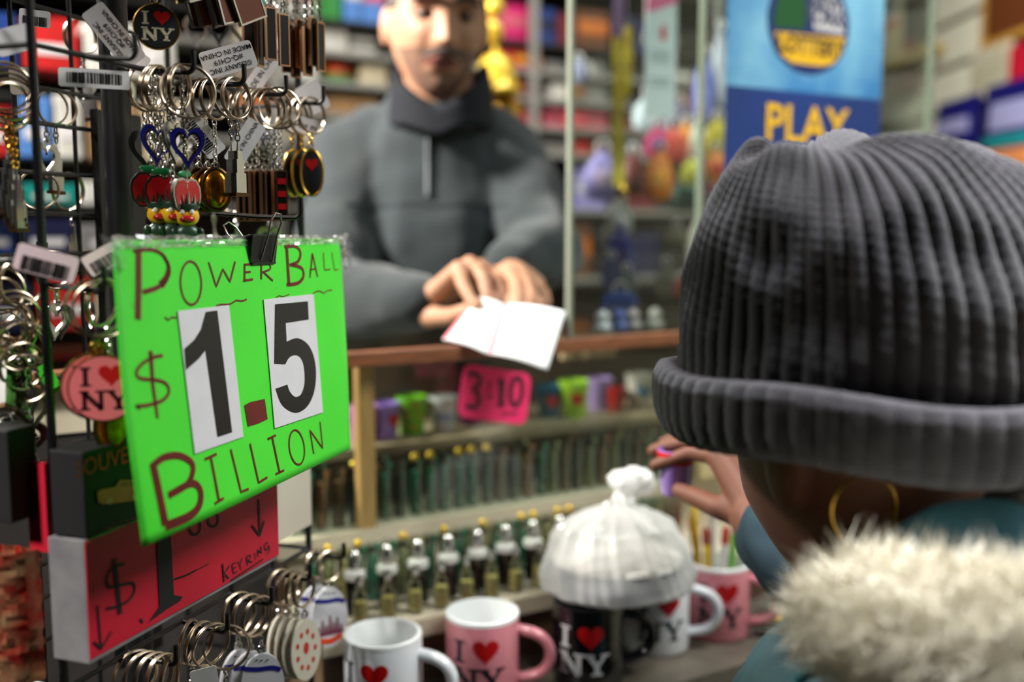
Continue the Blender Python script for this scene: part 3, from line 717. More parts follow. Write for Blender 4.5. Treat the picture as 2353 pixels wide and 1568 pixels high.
w4 = 1 / 2.76 / 2288 * .70; w5 = 1 / 3.35 / 2288 * .80
M_mk = mat('black_marker', (10, 6, 8), 0.75, var=.4, scale=60)
RL = [([(722, 785), (760, 1135)], 36), (cr([(786, 815), (715, 842), (675, 900), (690, 962), (760, 950), (838, 940), (850, 990), (810, 1050), (745, 1085), (672, 1100)]), 19),
    ([(615, 1080), (640, 1355)], 16), ([(590, 1310), (640, 1356), (705, 1245)], 16), ([(1100, 915), (1180, 888), (1240, 857)], 12), ([(885, 1165), (905, 1190)], 14)]
for nm_, a_, b_ in (('dollar_mark', 0, 2), ('arrow', 2, 4), ('dash', 4, 5), ('dot', 5, 6)): pen(nm_, RL[a_:b_], M_mk, QW, c4, rb, w4)
mb = MB(); mb.add([QW(*p) for p in c4([(985, 560), (1075, 560), (1100, 1015), (1155, 1025), (1140, 1052), (1060, 1100), (937, 1190), (1008, 1085)])], [tuple(range(8))]); mb.build('numeral', M_mk, rb, True, False)
K5 = [([(815, 160), (826, 440)], 24), ([(765, 362), (824, 440), (858, 325)], 22), (arc(325, 372, 42, 60), 18), (arc(465, 312, 40, 58), 18), ([(605, 782), (850, 620)], 12),
  ([(538, 655), (550, 795)], 16), ([(592, 672), (550, 730), (586, 768)], 12), ([(612, 660), (622, 730)], 11), ([(610, 660), (640, 644)], 9), ([(616, 694), (640, 682)], 9), ([(622, 730), (650, 714)], 9),
  ([(655, 640), (672, 662), (690, 612)], 10), ([(672, 662), (680, 700)], 10), ([(722, 602), (732, 668)], 12), (cr([(722, 602), (748, 590), (752, 612), (728, 632)]), 9), ([(732, 630), (766, 645)], 10),
  ([(784, 572), (794, 622)], 9), ([(812, 602), (806, 548), (842, 575), (832, 522)], 13), (cr([(890, 492), (862, 510), (868, 545), (890, 540), (892, 510)]), 12), (cr([(892, 510), (900, 555), (880, 582)]), 9), ([(170, 775), (260, 745), (430, 655)], 6)]
for nm_, a_, b_ in (('arrow', 0, 2), ('handwriting', 2, 4), ('underline', 4, 5), ('lettering', 5, 99)): pen(nm_, K5[a_:b_], M_mk, QW, c5c, rb, w5)
zc = on_plane(690, 1290, RP(0, .02, 0), B).z
bk = rbox(MB(), TEND + .003, .322, .006, .010, zrb - .004, zrt + .03).build('backing_card', mat('cream_card', (204, 194, 178), 0.6, var=.1, scale=12))
tag(bk, 'cream backing card showing beside the red dollar sign', 'card')
# black souvenir box on top of the red box
sb = thing('souvenir_box', 'black souvenir toy box with an orange taxi printed on it', 'box', RP(.07, .02, zrt))
zst = on_plane(210, 1036, Q.p, Q.n).z
rbox(MB(), T0 + .002, 0.15, 0.008, 0.0362, zrt + .001, zst).build('box', mat('gloss_black', (9, 8, 10), 0.7), sb, True, False, bevel=.001)
M_taxi = mat('taxi_orange', (226, 92, 34), .4, var=.2, scale=80)
SQ = Q.warp(0.0003)
mb = MB(); mb.add([SQ(*p) for p in c4([(615, 360), (640, 345), (725, 330), (760, 285), (850, 285), (910, 300), (940, 340), (1000, 345), (1010, 400), (650, 440), (620, 425)])], [tuple(range(11))]); tx = mb.build('taxi_print', M_taxi, sb, True, False)
mb = MB(); f = Q.warp(.0006)
for pts in ([(750, 325), (775, 298), (805, 296), (805, 325)], [(818, 322), (818, 296), (850, 296), (870, 318)]): mb.add([f(*p) for p in c4(pts)], [(0, 1, 2, 3)])
mb.build('window_print', mat('taxi_window', (150, 60, 40), .4), tx, True, False)
mb = MB()
for cx_, cy_ in ((690, 418), (850, 395)): mb.fan(c4(arc(cx_, cy_, 22, 22, n=16)[:-1]), f, 2)
mb.build('wheel_print', mat('taxi_wheel', (216, 120, 100), .4), tx, True, False)
q = c4([(735, 150)])[0]; m = Q.M(q[0], q[1], .0004)
t_ = text('lettering', 'SOUVENIR', 0.0165, mat('souvenir_red', (230, 36, 34), .6), sb, (0, 0, 0)); mm = lmat(sb).inverted() @ m; t_.location = mm.translation; t_.rotation_euler = mm.to_euler()
pen('small_print', [([(660, 600), (890, 545)], 7), ([(750, 555), (890, 520)], 7)], mat('print_dim', (120, 40, 36), .5), SQ, c4, sb, w4)
# other packets stuffed on the end of the rack
o = rbox(MB(), -0.012, -0.008, -0.012, 0.004, zrt - .012, zrt + .05).build('red_card', M_rcard, smooth=False); tag(o, 'plain red card tucked behind the black souvenir box', 'card')
pk = thing('photo_box', 'black box with a colour photo strip on the end of the rack', 'box', RP(-.02, -.05, zrt + .012))
rbox(MB(), -.03, -.006, -.075, -.008, zrt + .012, zrt + .075).build('box', mat('gloss_black'), pk, True, False, bevel=.001)
rbox(MB(), -.0306, -.030, -.045, -.022, zrt + .035, zrt + .068).build('photo', mat('photo_strip', (150, 120, 110), .3, c2=(40, 60, 110), scale=160), pk, True, False)
fw = thing('foil_packet', 'red and gold foil wrapped packet on the end of the rack', 'packet', RP(-.02, -.03, zrb - .02))
b = MB(); rd = random.Random(5); vs = []; fs = []
nx, nz = 14, 24
for s1 in (0, 1):
    for j in range(nz + 1):
        for i in range(nx + 1):
            vs.append(RP(-.012 - (.022 if s1 else 0) * math.sin(math.pi * i / nx) ** .5 + rd.uniform(-.0015, .0015), -.046 + .042 * i / nx, zrb - .02 + (zrt - zrb + .01) * j / nz))
for s1 in (0, 1):
    for j in range(nz):
        for i in range(nx): a = s1 * (nx + 1) * (nz + 1) + j * (nx + 1) + i; fs.append((a, a + 1, a + nx + 2, a + nx + 1))
b.add(vs, fs).build('wrap', mat('foil_red', (200, 40, 36), .22, .7, c2=(190, 150, 110), scale=70), fw, True, True, 15)

# ------------------------------------------------------------------ keyrings
def ring_mesh(Rr=0.0165):
    def f():
        b = MB()
        for y in (-.0009, .0009): b.torus(Rr, .00095, 32, 6, Matrix.Translation((0, y, -Rr + .002)))
        return b.mesh('key_ring', [M_steel])
    return f
def chain_mesh(nl, m):
    def f():
        b = MB()
        for i in range(nl):
            b.torus(.0026, .00065, 10, 5, Matrix.Translation((0, 0, -.0026 - i * .0042)) @ Matrix.Rotation(R(90 * (i % 2) + 25), 4, 'Z'), sx=.75, sz=1.15)
        return b.mesh('chain', [m])
    return f
blue = mat('enamel_blue', (34, 34, 128), .25, coat=.5); ered = mat('enamel_red', (168, 22, 28), .2, coat=.6); egreen = mat('enamel_green', (30, 116, 66), .25)
mat('disc_face_black', (12, 13, 18), .5)
def sc(pl, k, dz=0): return [(x * k, (z) * k + dz) for x, z in pl]
def charm_parts(kind):
    """list of (part name, mesh builder); z = 0 is the top of the charm"""
    if kind in ('heart_blue', 'heart_silver'):
        h = heart(.026, .032, 36); out = sc(h, 1, -.018); inn = sc(h, .64, -.0175)
        ps = [('plate', lambda: MB().frame(out, inn, -.0012, .0012).mesh('p', [M_silver])), ('loop', lambda: MB().torus(.0026, .0007, 12, 5).mesh('p', [M_silver]))]
        if kind == 'heart_blue': ps.append(('enamel', lambda: MB().frame(sc(h, .98, -.018), sc(h, .76, -.0178), -.0018, .0010).mesh('p', [blue])))
        return ps
    if kind == 'apple':
        ap = [(0, .010), (.004, .012), (.009, .011), (.0125, .006), (.013, 0), (.011, -.007), (.006, -.0115), (.002, -.0108), (-.002, -.0108), (-.006, -.0115), (-.011, -.007), (-.013, 0), (-.0125, .006), (-.009, .011), (-.004, .012)]
        ap = [(x * 1.15, z * 1.15 - .020) for x, z in ap]
        cz_ = -.020
        def sky():
            b = MB(); f = flat(-.0024)
            for x, h in ((-.009, .006), (-.006, .010), (-.003, .007), (.0005, .013), (.004, .008), (.007, .011), (.010, .006)):
                b.ribbon([(x, cz_ - .009), (x, cz_ - .009 + h * .7), (x, cz_ - .009 + h)], [.0026, .0004], f, .002)
            return b.mesh('p', [M_silver])
        return [('plate', lambda: MB().prism(ap, -.0015, .0015).mesh('p', [M_silver])), ('enamel', lambda: MB().prism([(x * .88, (z - cz_) * .88 + cz_) for x, z in ap], -.0020, 0).mesh('p', [ered])),
                ('skyline', sky), ('leaf', lambda: MB().ball((-.002, -.001, -.0035), (.0075, .0012, .0028), 14, 8).mesh('p', [egreen])), ('stem', lambda: MB().tube([(0, 0, -.008), (.001, 0, 0)], .0011, 6).mesh('p', [M_silver]))]
    if kind == 'duck':
        yel = mat('duck_yellow', (230, 176, 26), .3, coat=.4); cg = mat('crown_green', (44, 66, 52), .35, .3)
        def crown():
            b = MB().lathe([(.0085, -.012), (.0092, -.009), (.0088, -.0075)], 20)
            for i in range(7):
                g = R(180 + 180 * i / 6); b.tube([(.0082 * math.cos(g), .0082 * math.sin(g) * .7, -.009), (.0110 * math.cos(g), .0105 * math.sin(g) * .7, 0 - .002 * abs(i - 3))], [.0012, .0003], 6)
            return b.mesh('p', [cg])
        def eyes():
            b = MB()
            for x in (-.0034, .0034): b.ball((x, -.0072, -.0135), (.0018, .0012, .0022), 10, 6)
            return b.mesh('p', [M_white])
        def body():
            return MB().ball((0, 0, -.030), (.0095, .006, .008), 16, 10).ball((-.0095, -.002, -.029), (.003, .0025, .004), 10, 6).ball((.0095, -.002, -.029), (.003, .0025, .004), 10, 6).mesh('p', [cg])
        return [('head', lambda: MB().ball((0, 0, -.0165), (.0092, .0078, .0085), 18, 12).mesh('p', [yel])), ('bill', lambda: MB().ball((0, -.0085, -.0190), (.0058, .0038, .0030), 14, 8).mesh('p', [mat('bill_red', (178, 24, 30), .3, coat=.4)])),
                ('crown', crown), ('eyes', eyes), ('body', body)]
    if kind == 'amber':
        return [('frame', lambda: MB().torus(.0150, .0016, 28, 8, Matrix.Translation((0, 0, -.019)), sx=.78, sz=1.15).mesh('p', [mat('bronze', (92, 66, 40), .3, .9)])),
                ('medallion', lambda: MB().ball((0, 0, -.019), (.0108, .0045, .0160), 20, 12).mesh('p', [mat('amber_gold', (224, 140, 30), .16, .85, c2=(130, 66, 14), scale=110)])),
                ('loop', lambda: MB().torus(.0028, .0008, 12, 5).mesh('p', [M_silver]))]
    if kind == 'bar':
        return [('slab', lambda: MB().box((0, 0, -.0245), (.0085, .0024, .043)).mesh('p', [mat('bar_black', (22, 16, 18), .25)], False)),
                ('edge', lambda: MB().frame([(-.005, -.0025), (.005, -.0025), (.005, -.0465), (-.005, -.0465)], [(-.0040, -.0035), (.0040, -.0035), (.0040, -.0455), (-.0040, -.0455)], -.0016, .0016).mesh('p', [M_copper], False)),
                ('loop', lambda: MB().torus(.0026, .0007, 12, 5).mesh('p', [M_silver]))]
    if kind in ('disc_black', 'disc_pink'):
        r = .0165 if kind == 'disc_black' else .0225; ez = -r - .003
        ink = mat('disc_ink_light', (196, 186, 160), .4) if kind == 'disc_black' else mat('disc_ink_dark', (52, 14, 20), .4)
        face = mat('disc_face_black', (12, 13, 18), .5) if kind == 'disc_black' else mat('disc_face_pink', (238, 120, 124), .3, coat=.5)
        def put(i):
            return lambda: iny(r * 1.35, lambda x, z: (x, -.0024, z + ez))[i].mesh('p', [ink if i == 0 else M_red], False)
        return [('rim', lambda: MB().lathe([(r, -.0018), (r + .0006, 0), (r, .0018), (r - .002, .0020), (r - .002, -.0018)], 48, Matrix.Translation((0, 0, ez)) @ Matrix.Rotation(R(90), 4, 'X')).mesh('p', [M_gold])),
                ('face', lambda: MB().lathe([(r - .0012, -.0016), (r - .0012, .0021), (r * .5, .0023), (.001, .0023)], 48, Matrix.Translation((0, 0, ez)) @ Matrix.Rotation(R(90), 4, 'X')).mesh('p', [face])),
                ('lettering', put(0)), ('heart', put(1)), ('loop', lambda: MB().torus(.003, .0009, 12, 5).mesh('p', [M_gold]))]
    if kind == 'oval_black':
        return [('frame', lambda: MB().torus(.016, .0013, 28, 6, Matrix.Translation((0, 0, -.024)), sx=.65, sz=1.35).mesh('p', [M_gold])),
                ('face', lambda: MB().ball((0, 0, -.024), (.0100, .0018, .0212), 20, 10).mesh('p', [mat('disc_face_black')])), ('heart', lambda: MB().fan([(x, z - .017) for x, z in heart(.011, .012)], lambda x, z: (x, -.0022, z), 3).mesh('p', [M_red], False))]
    if kind == 'oval_white':
        def pr(i):
            def f():
                b = MB(); ff = flat(-.0024 - i * .0001)
                if i == 0: b.ribbon(cr([(-.016, -.014), (-.004, -.0165), (.008, -.017), (.016, -.020)]), .0042, ff, .002)
                if i == 1:
                    for x, h in ((-.012, .010), (-.008, .016), (-.004, .011), (0, .020), (.004, .013), (.008, .017), (.012, .009)): b.ribbon([(x, -.052), (x, -.052 + h)], [.0034, .0012], ff, .003)
                if i == 2: b.ribbon(cr([(-.012, -.056), (0, -.0585), (.012, -.0545)]), .0055, ff, .002)
                if i == 3:
                    for x, z in ((-.006, -.008), (-.002, -.009), (.003, -.0095)): b.ribbon([(x, z), (x + .0025, z + .0005)], .0012, ff)
                return b.mesh('p', [(blue, mat('skyline_red', (120, 24, 60), .4), mat('enamel_orange', (214, 70, 34), .35), M_ink)[i]], False)
            return f
        return [('disc', lambda: MB().prism(ell(0, -.034, .019, .031, 36), -.0020, .0020).mesh('p', [mat('acrylic_white', (206, 205, 210), .2, coat=.5)])), ('band', pr(0)), ('skyline', pr(1)), ('base_band', pr(2)), ('script', pr(3)), ('loop', lambda: MB().torus(.0035, .0008, 12, 5).mesh('p', [M_silver]))]
    if kind == 'round_beige':
        def pr():
            b = MB()
            for i in range(9): g = R(40 * i); b.fan(ell(.010 * math.cos(g), -.034 + .018 * math.sin(g), .0018, .0030, 10), flat(-.0018), 2)
            b.fan(ell(0, -.032, .003, .006, 12), flat(-.0018), 2)
            return b.mesh('p', [mat('print_red', (196, 60, 40), .4)], False)
        return [('disc', lambda: MB().prism(ell(0, -.034, .0165, .030, 36), -.0015, .0015).mesh('p', [mat('acrylic_beige', (212, 204, 186), .25, coat=.4)])), ('print', pr), ('loop', lambda: MB().torus(.0035, .0008, 12, 5).mesh('p', [M_silver]))]
    if kind == 'tower':
        return [('tower', lambda: MB().box((0, 0, -.035), (.011, .006, .016)).box((0, 0, -.022), (.008, .005, .012)).box((0, 0, -.013), (.005, .004, .008)).lathe([(.0015, -.009), (.0004, 0)], 6).mesh('p', [M_silver], False)),
                ('base', lambda: MB().box((0, 0, -.0445), (.014, .007, .003)).mesh('p', [mat('bronze', (92, 66, 40), .3, .9)], False))]
    if kind == 'plate':
        return [('slab', lambda: MB().box((0, 0, -.03), (.030, .0022, .05)).mesh('p', [mat('plate_brown', (110, 70, 62), .22, .7)], False)), ('edge', lambda: MB().frame([(-.0158, -.0045), (.0158, -.0045), (.0158, -.0555), (-.0158, -.0555)], [(-.014, -.006), (.014, -.006), (.014, -.054), (-.014, -.054)], -.0016, .0016).mesh('p', [M_silver], False))]
def keyring(kind, pos, rz, label, links=3, ring_rz=None, tilt=(0, 0), rr=.0165, group='keyrings hanging on the wire rack', chain_m=None, ring=True):
    t = thing('keyring', label, 'keyring', pos, (0, 0, R(rz)), group)
    rj = random.uniform(-9, 9)
    if ring_rz is None: ring_rz = 71 + random.uniform(-12, 8)
    if ring: part('key_ring', ('ring', rr), ring_mesh(rr), t, rot=(R(rj), R(rj * .7), R(ring_rz - rz + 2 * rj)))
    z = -2 * rr + .002 if ring else 0
    cm = chain_m or M_silver
    if links: part('chain', ('chain', links, cm.name), chain_mesh(links, cm), t, (0, 0, z)); z -= links * .0042
    for nm, fn in charm_parts(kind):
        part(nm, ('charm', kind, nm), fn, t, (0, 0, z), (R(tilt[0]), R(tilt[1]), 0))
    return t
KR = {}
HE = lambda px, base, span: max(0.001, min(.041, (px - base) / span * .042))
h2 = .111
KR['h1'] = keyring('heart_blue', RP(h2, .036, ZU), 14, 'silver heart keyring with clean blue enamel outline in front', 1, 40, rr=.020)
KR['h2'] = keyring('heart_blue', RP(h2, .010, ZU), 30, 'blue outlined heart keyring half hidden behind a chain', 2, 60, (0, 4))
KR['h3'] = keyring('heart_silver', RP(h2, -.002, ZU), 24, 'plain silver heart keyring beside the blue hearts', 3, 70)
KR['h4'] = keyring('heart_silver', RP(h2, .024, ZU), 70, 'plain silver heart keyring turned edge on', 9, 70, ring=False)
KR['a1'] = keyring('apple', RP(h2, .014, ZU), 24, 'red enamel apple keyring with skyline and green leaf facing out', 10, 66)
KR['a0'] = keyring('apple', RP(h2, .003, ZU), 28, 'apple keyring showing its silver edge behind the red apple', 17, 70, (0, 6), ring=False)
KR['a2'] = keyring('apple', RP(h2, .033, ZU), 66, 'red apple keyring turned sideways under the blue heart', 18, 72, ring=False)
for i, (e, rz) in enumerate(((.008, 26), (.021, 30), (.033, 20))):
    keyring('duck', RP(h2, e, ZU), rz, 'yellow duck keyring with red bill and spiked green crown', 15 if i == 2 else 22, 70, ring=(i == 2), group='duck keyrings above the green sign')
h3 = .176
for i, (e, rz) in enumerate(((.004, 36), (.012, 44), (.020, 26))):
    keyring('amber', RP(h3, e - .006, ZU), rz, 'oval amber gold medallion keyring in a dark frame', 9, 60 + 6 * i, group='amber medallion keyrings')
for i in range(2): keyring('tower', RP(h3, .030 + .006 * i, ZU), 60 * i, 'small silver skyscraper keyring beside the amber medallions', 4, 55 + 8 * i, group='silver skyscraper keyrings')
h4 = .239
for i in range(8):
    e = -.004 + .0058 * i
    KR['b%d' % i] = keyring('bar', RP(h4, e, ZU), 60 + random.uniform(-25, 15) if i < 7 else 22, 'slim black bar keyring with copper edges' if i < 7 else 'front bar keyring with red and silver stripes facing out', 8, 62 - 6 * i if i > 4 else 68, rr=.0175, group='slim bar keyrings')
f = KR['b7']
for i in range(3): part('stripe', 'bstr', lambda: MB().box((0, -.0016, 0), (.0070, .001, .0050)).mesh('p', [ered], False), f, (0, 0, -.033 - 8 * .0042 - .012 - i * .011))
h5 = .303
for i in range(3): KR['o%d' % i] = keyring('oval_black', RP(h5, .010 + .010 * i, ZU), 50 - 20 * i, 'black oval keyring with red heart and gold frame', 3, 60, chain_m=M_gold, group='black oval keyrings')
# upper row: bars, plates and the black disc
for j, (hh, n_) in enumerate(((.239, 6), (.303, 8))):
    for i in range(n_):
        keyring('bar', RP(hh + random.uniform(-.006, .006), .004 + .043 * i / n_, 1.478), random.uniform(20, 70), 'dark copper edged bar keyring in the upper cluster', 7 + (i % 3), 60 + random.uniform(-15, 15), group='upper cluster of bar keyrings')
for i in range(7):
    keyring('plate', RP(.176 + random.uniform(-.004, .004), -.004 + .0062 * i, 1.478), 52 + random.uniform(-8, 8), 'brown metal photo plate keyring in the upper bundle', 1, 70, (0, random.uniform(-25, -10)), group='brown plate keyrings')
KR['d'] = keyring('disc_black', RP(h2, .012, 1.478), 22, 'round black keyring with red heart and gold rim', 13, 60)
for i in range(4): keyring('plate', RP(h2, .026 + .004 * i, 1.478), 40 + 10 * i, 'brown metal photo plate keyring beside the black disc', 0, 70, (0, -20), group='brown plate keyrings by the black disc')
# near hook: the pink discs
KR['p1'] = keyring('disc_pink', RP(.0, .046, 1.185), 14, 'round pink keyring with red heart and gold rim in front', 2, 30, rr=.0185, chain_m=M_gold)
KR['p2'] = keyring('disc_pink', RP(.0, .040, 1.186), 22, 'second pink disc keyring showing its gold rim behind', 2, 42, rr=.0185, chain_m=M_gold)
keyring('amber', RP(.02, .034, 1.186), 40, 'amber medallion keyring under the pink disc', 12, 60)
# lower row
for i in range(2): keyring('oval_white', RP(.325, .012 + .014 * i, ZL), 22 + 10 * i, 'white oval keyring with skyline print near the rack post', 1, 60, rr=.015, group='white skyline keyrings by the post')
for i in range(4): keyring('round_beige', RP(.26, .010 + .009 * i, ZL), 58 - 4 * i, 'beige oval keyring with red dotted print in a stack', 2, 66, rr=.016, group='beige printed keyrings')
for i in range(3): keyring('oval_white', RP(.195, .008 + .012 * i, ZL), 46 - 12 * i, 'white oval keyring with blue band below the red sign', 3, 66 - 10 * i, rr=.018, group='white blue banded keyrings')
for i in range(4): KR['l%d' % i] = keyring('round_beige' if i % 2 else 'oval_white', RP(.13, .008 + .011 * i, ZL), 60 - 12 * i, ('beige' if i % 2 else 'white') + ' oval keyring hanging under the red dollar card', 4, 70 - 14 * i, rr=.018, group='oval keyrings under the dollar card')
for j, t in enumerate((.065, .0)):
    for i in range(5): keyring('tower', RP(t, .006 + .008 * i, ZL), 30 + 15 * i, 'silver skyscraper keyring on the low near hook', 2, 50 + 8 * i, rr=.0175, group='silver skyscraper keyrings on the low hooks')
# end of the rack: silver clusters, and those on the far side seen through the grid
for i in range(16):
    pos = at(random.uniform(-10, 62), random.uniform(600, 830), .70)
    keyring('tower' if i % 3 else 'heart_silver', pos, random.uniform(0, 90), 'silver charm keyring in the tangle at the rack end', 3 + i % 3, random.uniform(0, 60), (random.uniform(-20, 20), random.uniform(-25, 25)), group='silver tangle at the rack end')
for i in range(5):
    pos = at(6 + 5 * i, 150 + 12 * i, .70)
    keyring('tower', pos, 20 * i, 'gold toned chain keyring at the top of the rack end', 6, 40, chain_m=M_gold, group='gold chain keyrings')
for i in range(14):
    t = .16 + .16 * random.random(); z = random.choice((1.20, 1.27, ZU, 1.41))
    keyring('tower' if i % 2 else 'heart_silver', RP(t, -RD - .006, z), random.uniform(0, 90), 'silver keyring on the far side of the rack', 3, random.uniform(20, 70), (0, random.uniform(-15, 15)), group='silver keyrings on the far side')
for i in range(9):
    keyring('heart_silver' if i % 2 else 'tower', RP(RW - .004, -.02 - .013 * i, random.choice((ZU, 1.478, 1.27))), random.uniform(0, 60), 'silver keyring on the rear side of the rack', 3, 10, group='silver keyrings on the rear side')
# ---- paper tags
def barcode():
    b = MB(); rd = random.Random(3); x = -.017
    while x < .017:
        wd = rd.choice((.0005, .0009, .0014)); b.box((x, -.0004, -.0012), (wd, .0002, .0068)); x += wd + rd.choice((.0005, .0008, .0012))
    return b.mesh('barcode', [M_ink], False)
def price(parent, px, py, d, wpx, hpx, roll, lines=None, bars=True, rz=18, flip=False, tint=None):
    p = at(px, py, d * k); sc_ = d * k / 2288; wd, h = wpx * sc_, hpx * sc_
    M = Matrix.Translation(p) @ Matrix.Rotation(R(rz), 4, 'Z') @ Matrix.Rotation(R(roll), 4, 'Y')
    o = MB().prism(rrect(wd, h, min(wd, h) * .14), 0.0002, -0.0002).build('paper_tag', tint or M_white, parent, smooth=False)
    mm = lmat(parent).inverted() @ M; o.location = mm.translation; o.rotation_euler = mm.to_euler()
    if bars: part('barcode', 'barcode', barcode, o, (0, 0, -h * .08), (0, math.pi if flip else 0, 0), (wd * .80 / .036, 1, h * .55 / .0068))
    if bars and h > .008: text('digits', '0 19772 01092 0', h * .18, M_ink, o, (0, -.0006, h * .32 * (-1 if not flip else 1)), (0, math.pi if flip else 0, 0))
    if lines:
        n_ = len(lines)
        for i, s in enumerate(lines):
            zz = h * (.5 - (i + .8) / (n_ + .6)) * (-1 if flip else 1)
            text('print', s, min(h / (n_ + .8), wd / max(6, len(s)) * 1.7), M_ink, o, (0, -.0006, zz), (0, math.pi if flip else 0, 0), bold=.00004)
    return o
price(KR['h3'], 217, 181, .78, 152, 42, 1, flip=True)
price(KR['h1'], 525, 137, .86, 122, 62, -18, ['©LISANY INC', '#Q-CH19', 'MADE IN CHINA'], False, flip=True)
price(KR['b6'], 563, 328, .90, 112, 46, -58, ['MADE IN CHINA'], False)
price(KR['h1'], 462, 305, .87, 120, 48, 52)
price(KR['b1'], 602, 168, .95, 130, 38, -56, ['MADE IN CHINA'], False)
price(KR['h3'], 262, 82, .80, 150, 58, 52, ['©LISANY INC', '#Q-CH19', 'MADE IN CHINA'], False, flip=True)
price(KR['p1'], 106, 605, .70, 132, 62, 17, tint=mat('tag_pinkish', (226, 200, 205), .6))
price(KR['p2'], 235, 596, .73, 80, 50, -30, tint=mat('tag_pinkish', (226, 200, 205), .6))
price(KR['o2'], 698, 290, 1.0, 62, 40, 12, ['MADE IN'], False)
price(KR['o1'], 718, 225, 1.02, 60, 70, -30, None, False)
price(KR['h2'], 300, 130, .82, 80, 46, 35, None, False)
price(KR['b3'], 505, 190, .93, 70, 40, 30)
price(KR['b4'], 600, 125, 1.0, 30, 120, 25, None, False)
price(KR['h3'], 80, 42, .86, 66, 38, 4)
price(KR['h3'], 30, 92, .74, 82, 60, -18, None, False)
price(KR['h3'], 55, 186, .80, 60, 62, -2, None, False, tint=mat('tag_grey', (150, 140, 132), .6))
price(KR['l0'], 470, 1560, .84, 60, 50, -8, None, False)
# ------------------------------------------------------------------ people
from mathutils import noise as mnoise
def head_mesh(M, nu=110, nv=84, sx=1.0):
    vs = []; fs = []
    g = lambda x, z, cx, cz, wx, wz: math.exp(-((x - cx) / wx) ** 2 - ((z - cz) / wz) ** 2)
    for j in range(nv + 1):
        t = -math.pi / 2 + math.pi * j / nv
        for i in range(nu):
            a = 2 * math.pi * i / nu
            x, y, z = math.cos(t) * math.cos(a), math.cos(t) * math.sin(a), math.sin(t)
            X, Y, Z = x * .076 * sx, y * .098, z * .120
            if z < 0:
                q = -z; X *= 1 - .26 * q ** 1.6
                if y > 0: Y *= 1 - .35 * q
                else: Y *= 1 + .05 * q
            if z > .3: X *= 1 + .03 * (z - .3)
            if y < 0:
                fw = -y; D = 0
                ramp = 0
                if z < .12: ramp = min(1, (.12 - z) / .40) ** 1.2
                if z < -.30: ramp *= max(0, 1 - (-.30 - z) / .10)
                D += .027 * math.exp(-(x / (.10 + .06 * ramp)) ** 2) * ramp
                D += .004 * (g(x, z, .16, -.30, .07, .06) + g(x, z, -.16, -.30, .07, .06))
                D -= .013 * (g(x, z, .40, .04, .19, .10) + g(x, z, -.40, .04, .19, .10))
                D += .007 * (g(x, z, .38, .20, .26, .07) + g(x, z, -.38, .20, .26, .07))
                D += .005 * (g(x, z, .52, -.20, .2, .14) + g(x, z, -.52, -.20, .2, .14))
                D -= .004 * (g(x, z, .36, -.48, .10, .16) + g(x, z, -.36, -.48, .10, .16))
                D += .008 * g(x, z, 0, -.50, .26, .10) - .006 * g(x, z, 0, -.545, .22, .018) - .004 * g(x, z, 0, -.68, .2, .045)
                D += .010 * g(x, z, 0, -.84, .25, .12)
                Y -= D * min(1, fw * 1.6)
            vs.append((X, Y, Z))
    for j in range(nv):
        for i in range(nu):
            l = (i + 1) % nu; fs.append((j * nu + i, j * nu + l, (j + 1) * nu + l, (j + 1) * nu + i))
    b = MB(); b.add(vs, fs, M)
    for s in (-1, 1):                    # ears
        b.add(*(lambda q: (q.v, q.f))(MB().ball((s * .078 * sx, .012, -.008), (.009, .018, .031), 16, 12, Matrix.Rotation(R(-8), 4, 'X'))), M)
    return b
def fingers(b, wrist, wr, knuckles, chains, thumb, rk=.0125):
    for kn in knuckles: b.capsule([wrist, wrist.lerp(kn, .5), kn], [wr * .75, rk * 1.15, rk * .95], 12)
    for a_, c_ in zip(knuckles[:-1], knuckles[1:]): b.capsule([a_.lerp(wrist, .25), c_.lerp(wrist, .25)], [rk, rk], 10)
    for kn, ch, r0 in zip(knuckles, chains, (.0098, .0100, .0094, .0082)):
        pts = [kn] + ch; n_ = len(pts); b.capsule(pts, [r0 * (1 - .28 * i / (n_ - 1)) for i in range(n_)], 12)
    b.capsule(thumb, [.0150, .0118, .0105, .0088][:len(thumb)], 12)
def wrinkle(me, amp, sc_, seed=0.0):
    nr = [v.normal.copy() for v in me.vertices]
    for v, n_ in zip(me.vertices, nr):
        q = v.co * sc_ + Vector((seed, seed, seed))
        v.co += n_ * (amp * mnoise.noise(q) + amp * .5 * mnoise.noise(q * 2.3 + Vector((9, 2, 4))))
    return me
def lerp3(l, *p): return [at(*q) for q in p]

# ---- the man behind the counter
HC = at(1003, 54, 1.56)
HM = Matrix.Translation(HC) @ Euler((R(5), R(2), R(13))).to_matrix().to_4x4()
man = thing('person', 'man in dark grey fleece with navy collar handing over white slips', 'person', (HC.x, HC.y + .06, 0))
b = head_mesh(HM)
b.capsule([HC + Vector((0, .02, -.06)), HC + Vector((0, .05, -.17)), at(1000, 420, 1.66)], [.055, .056, .10], 16)
b.capsule([at(1000, 420, 1.67), at(1000, 800, 1.70), at(1000, 1100, 1.70)], [.11, .12, .12], 16)
WR, WL = at(972, 700, 1.37), at(1172, 618, 1.43)
SR, ER, SL, EL = at(812, 345, 1.66), at(752, 690, 1.50), at(1168, 360, 1.66), at(1248, 575, 1.53)
b.capsule([SR, ER, WR], [.045, .038, .027], 12); b.capsule([SL, EL, WL], [.045, .038, .027], 12)
b.capsule([SR, SL], [.05, .05], 12)
hipz = 0.86
for s in (-1, 1): b.capsule([Vector((HC.x + s * .08, 1.66, hipz)), Vector((HC.x + s * .10, 1.66, .45)), Vector((HC.x + s * .11, 1.68, .09)), Vector((HC.x + s * .11, 1.62, .045))], [.08, .06, .042, .04], 12)
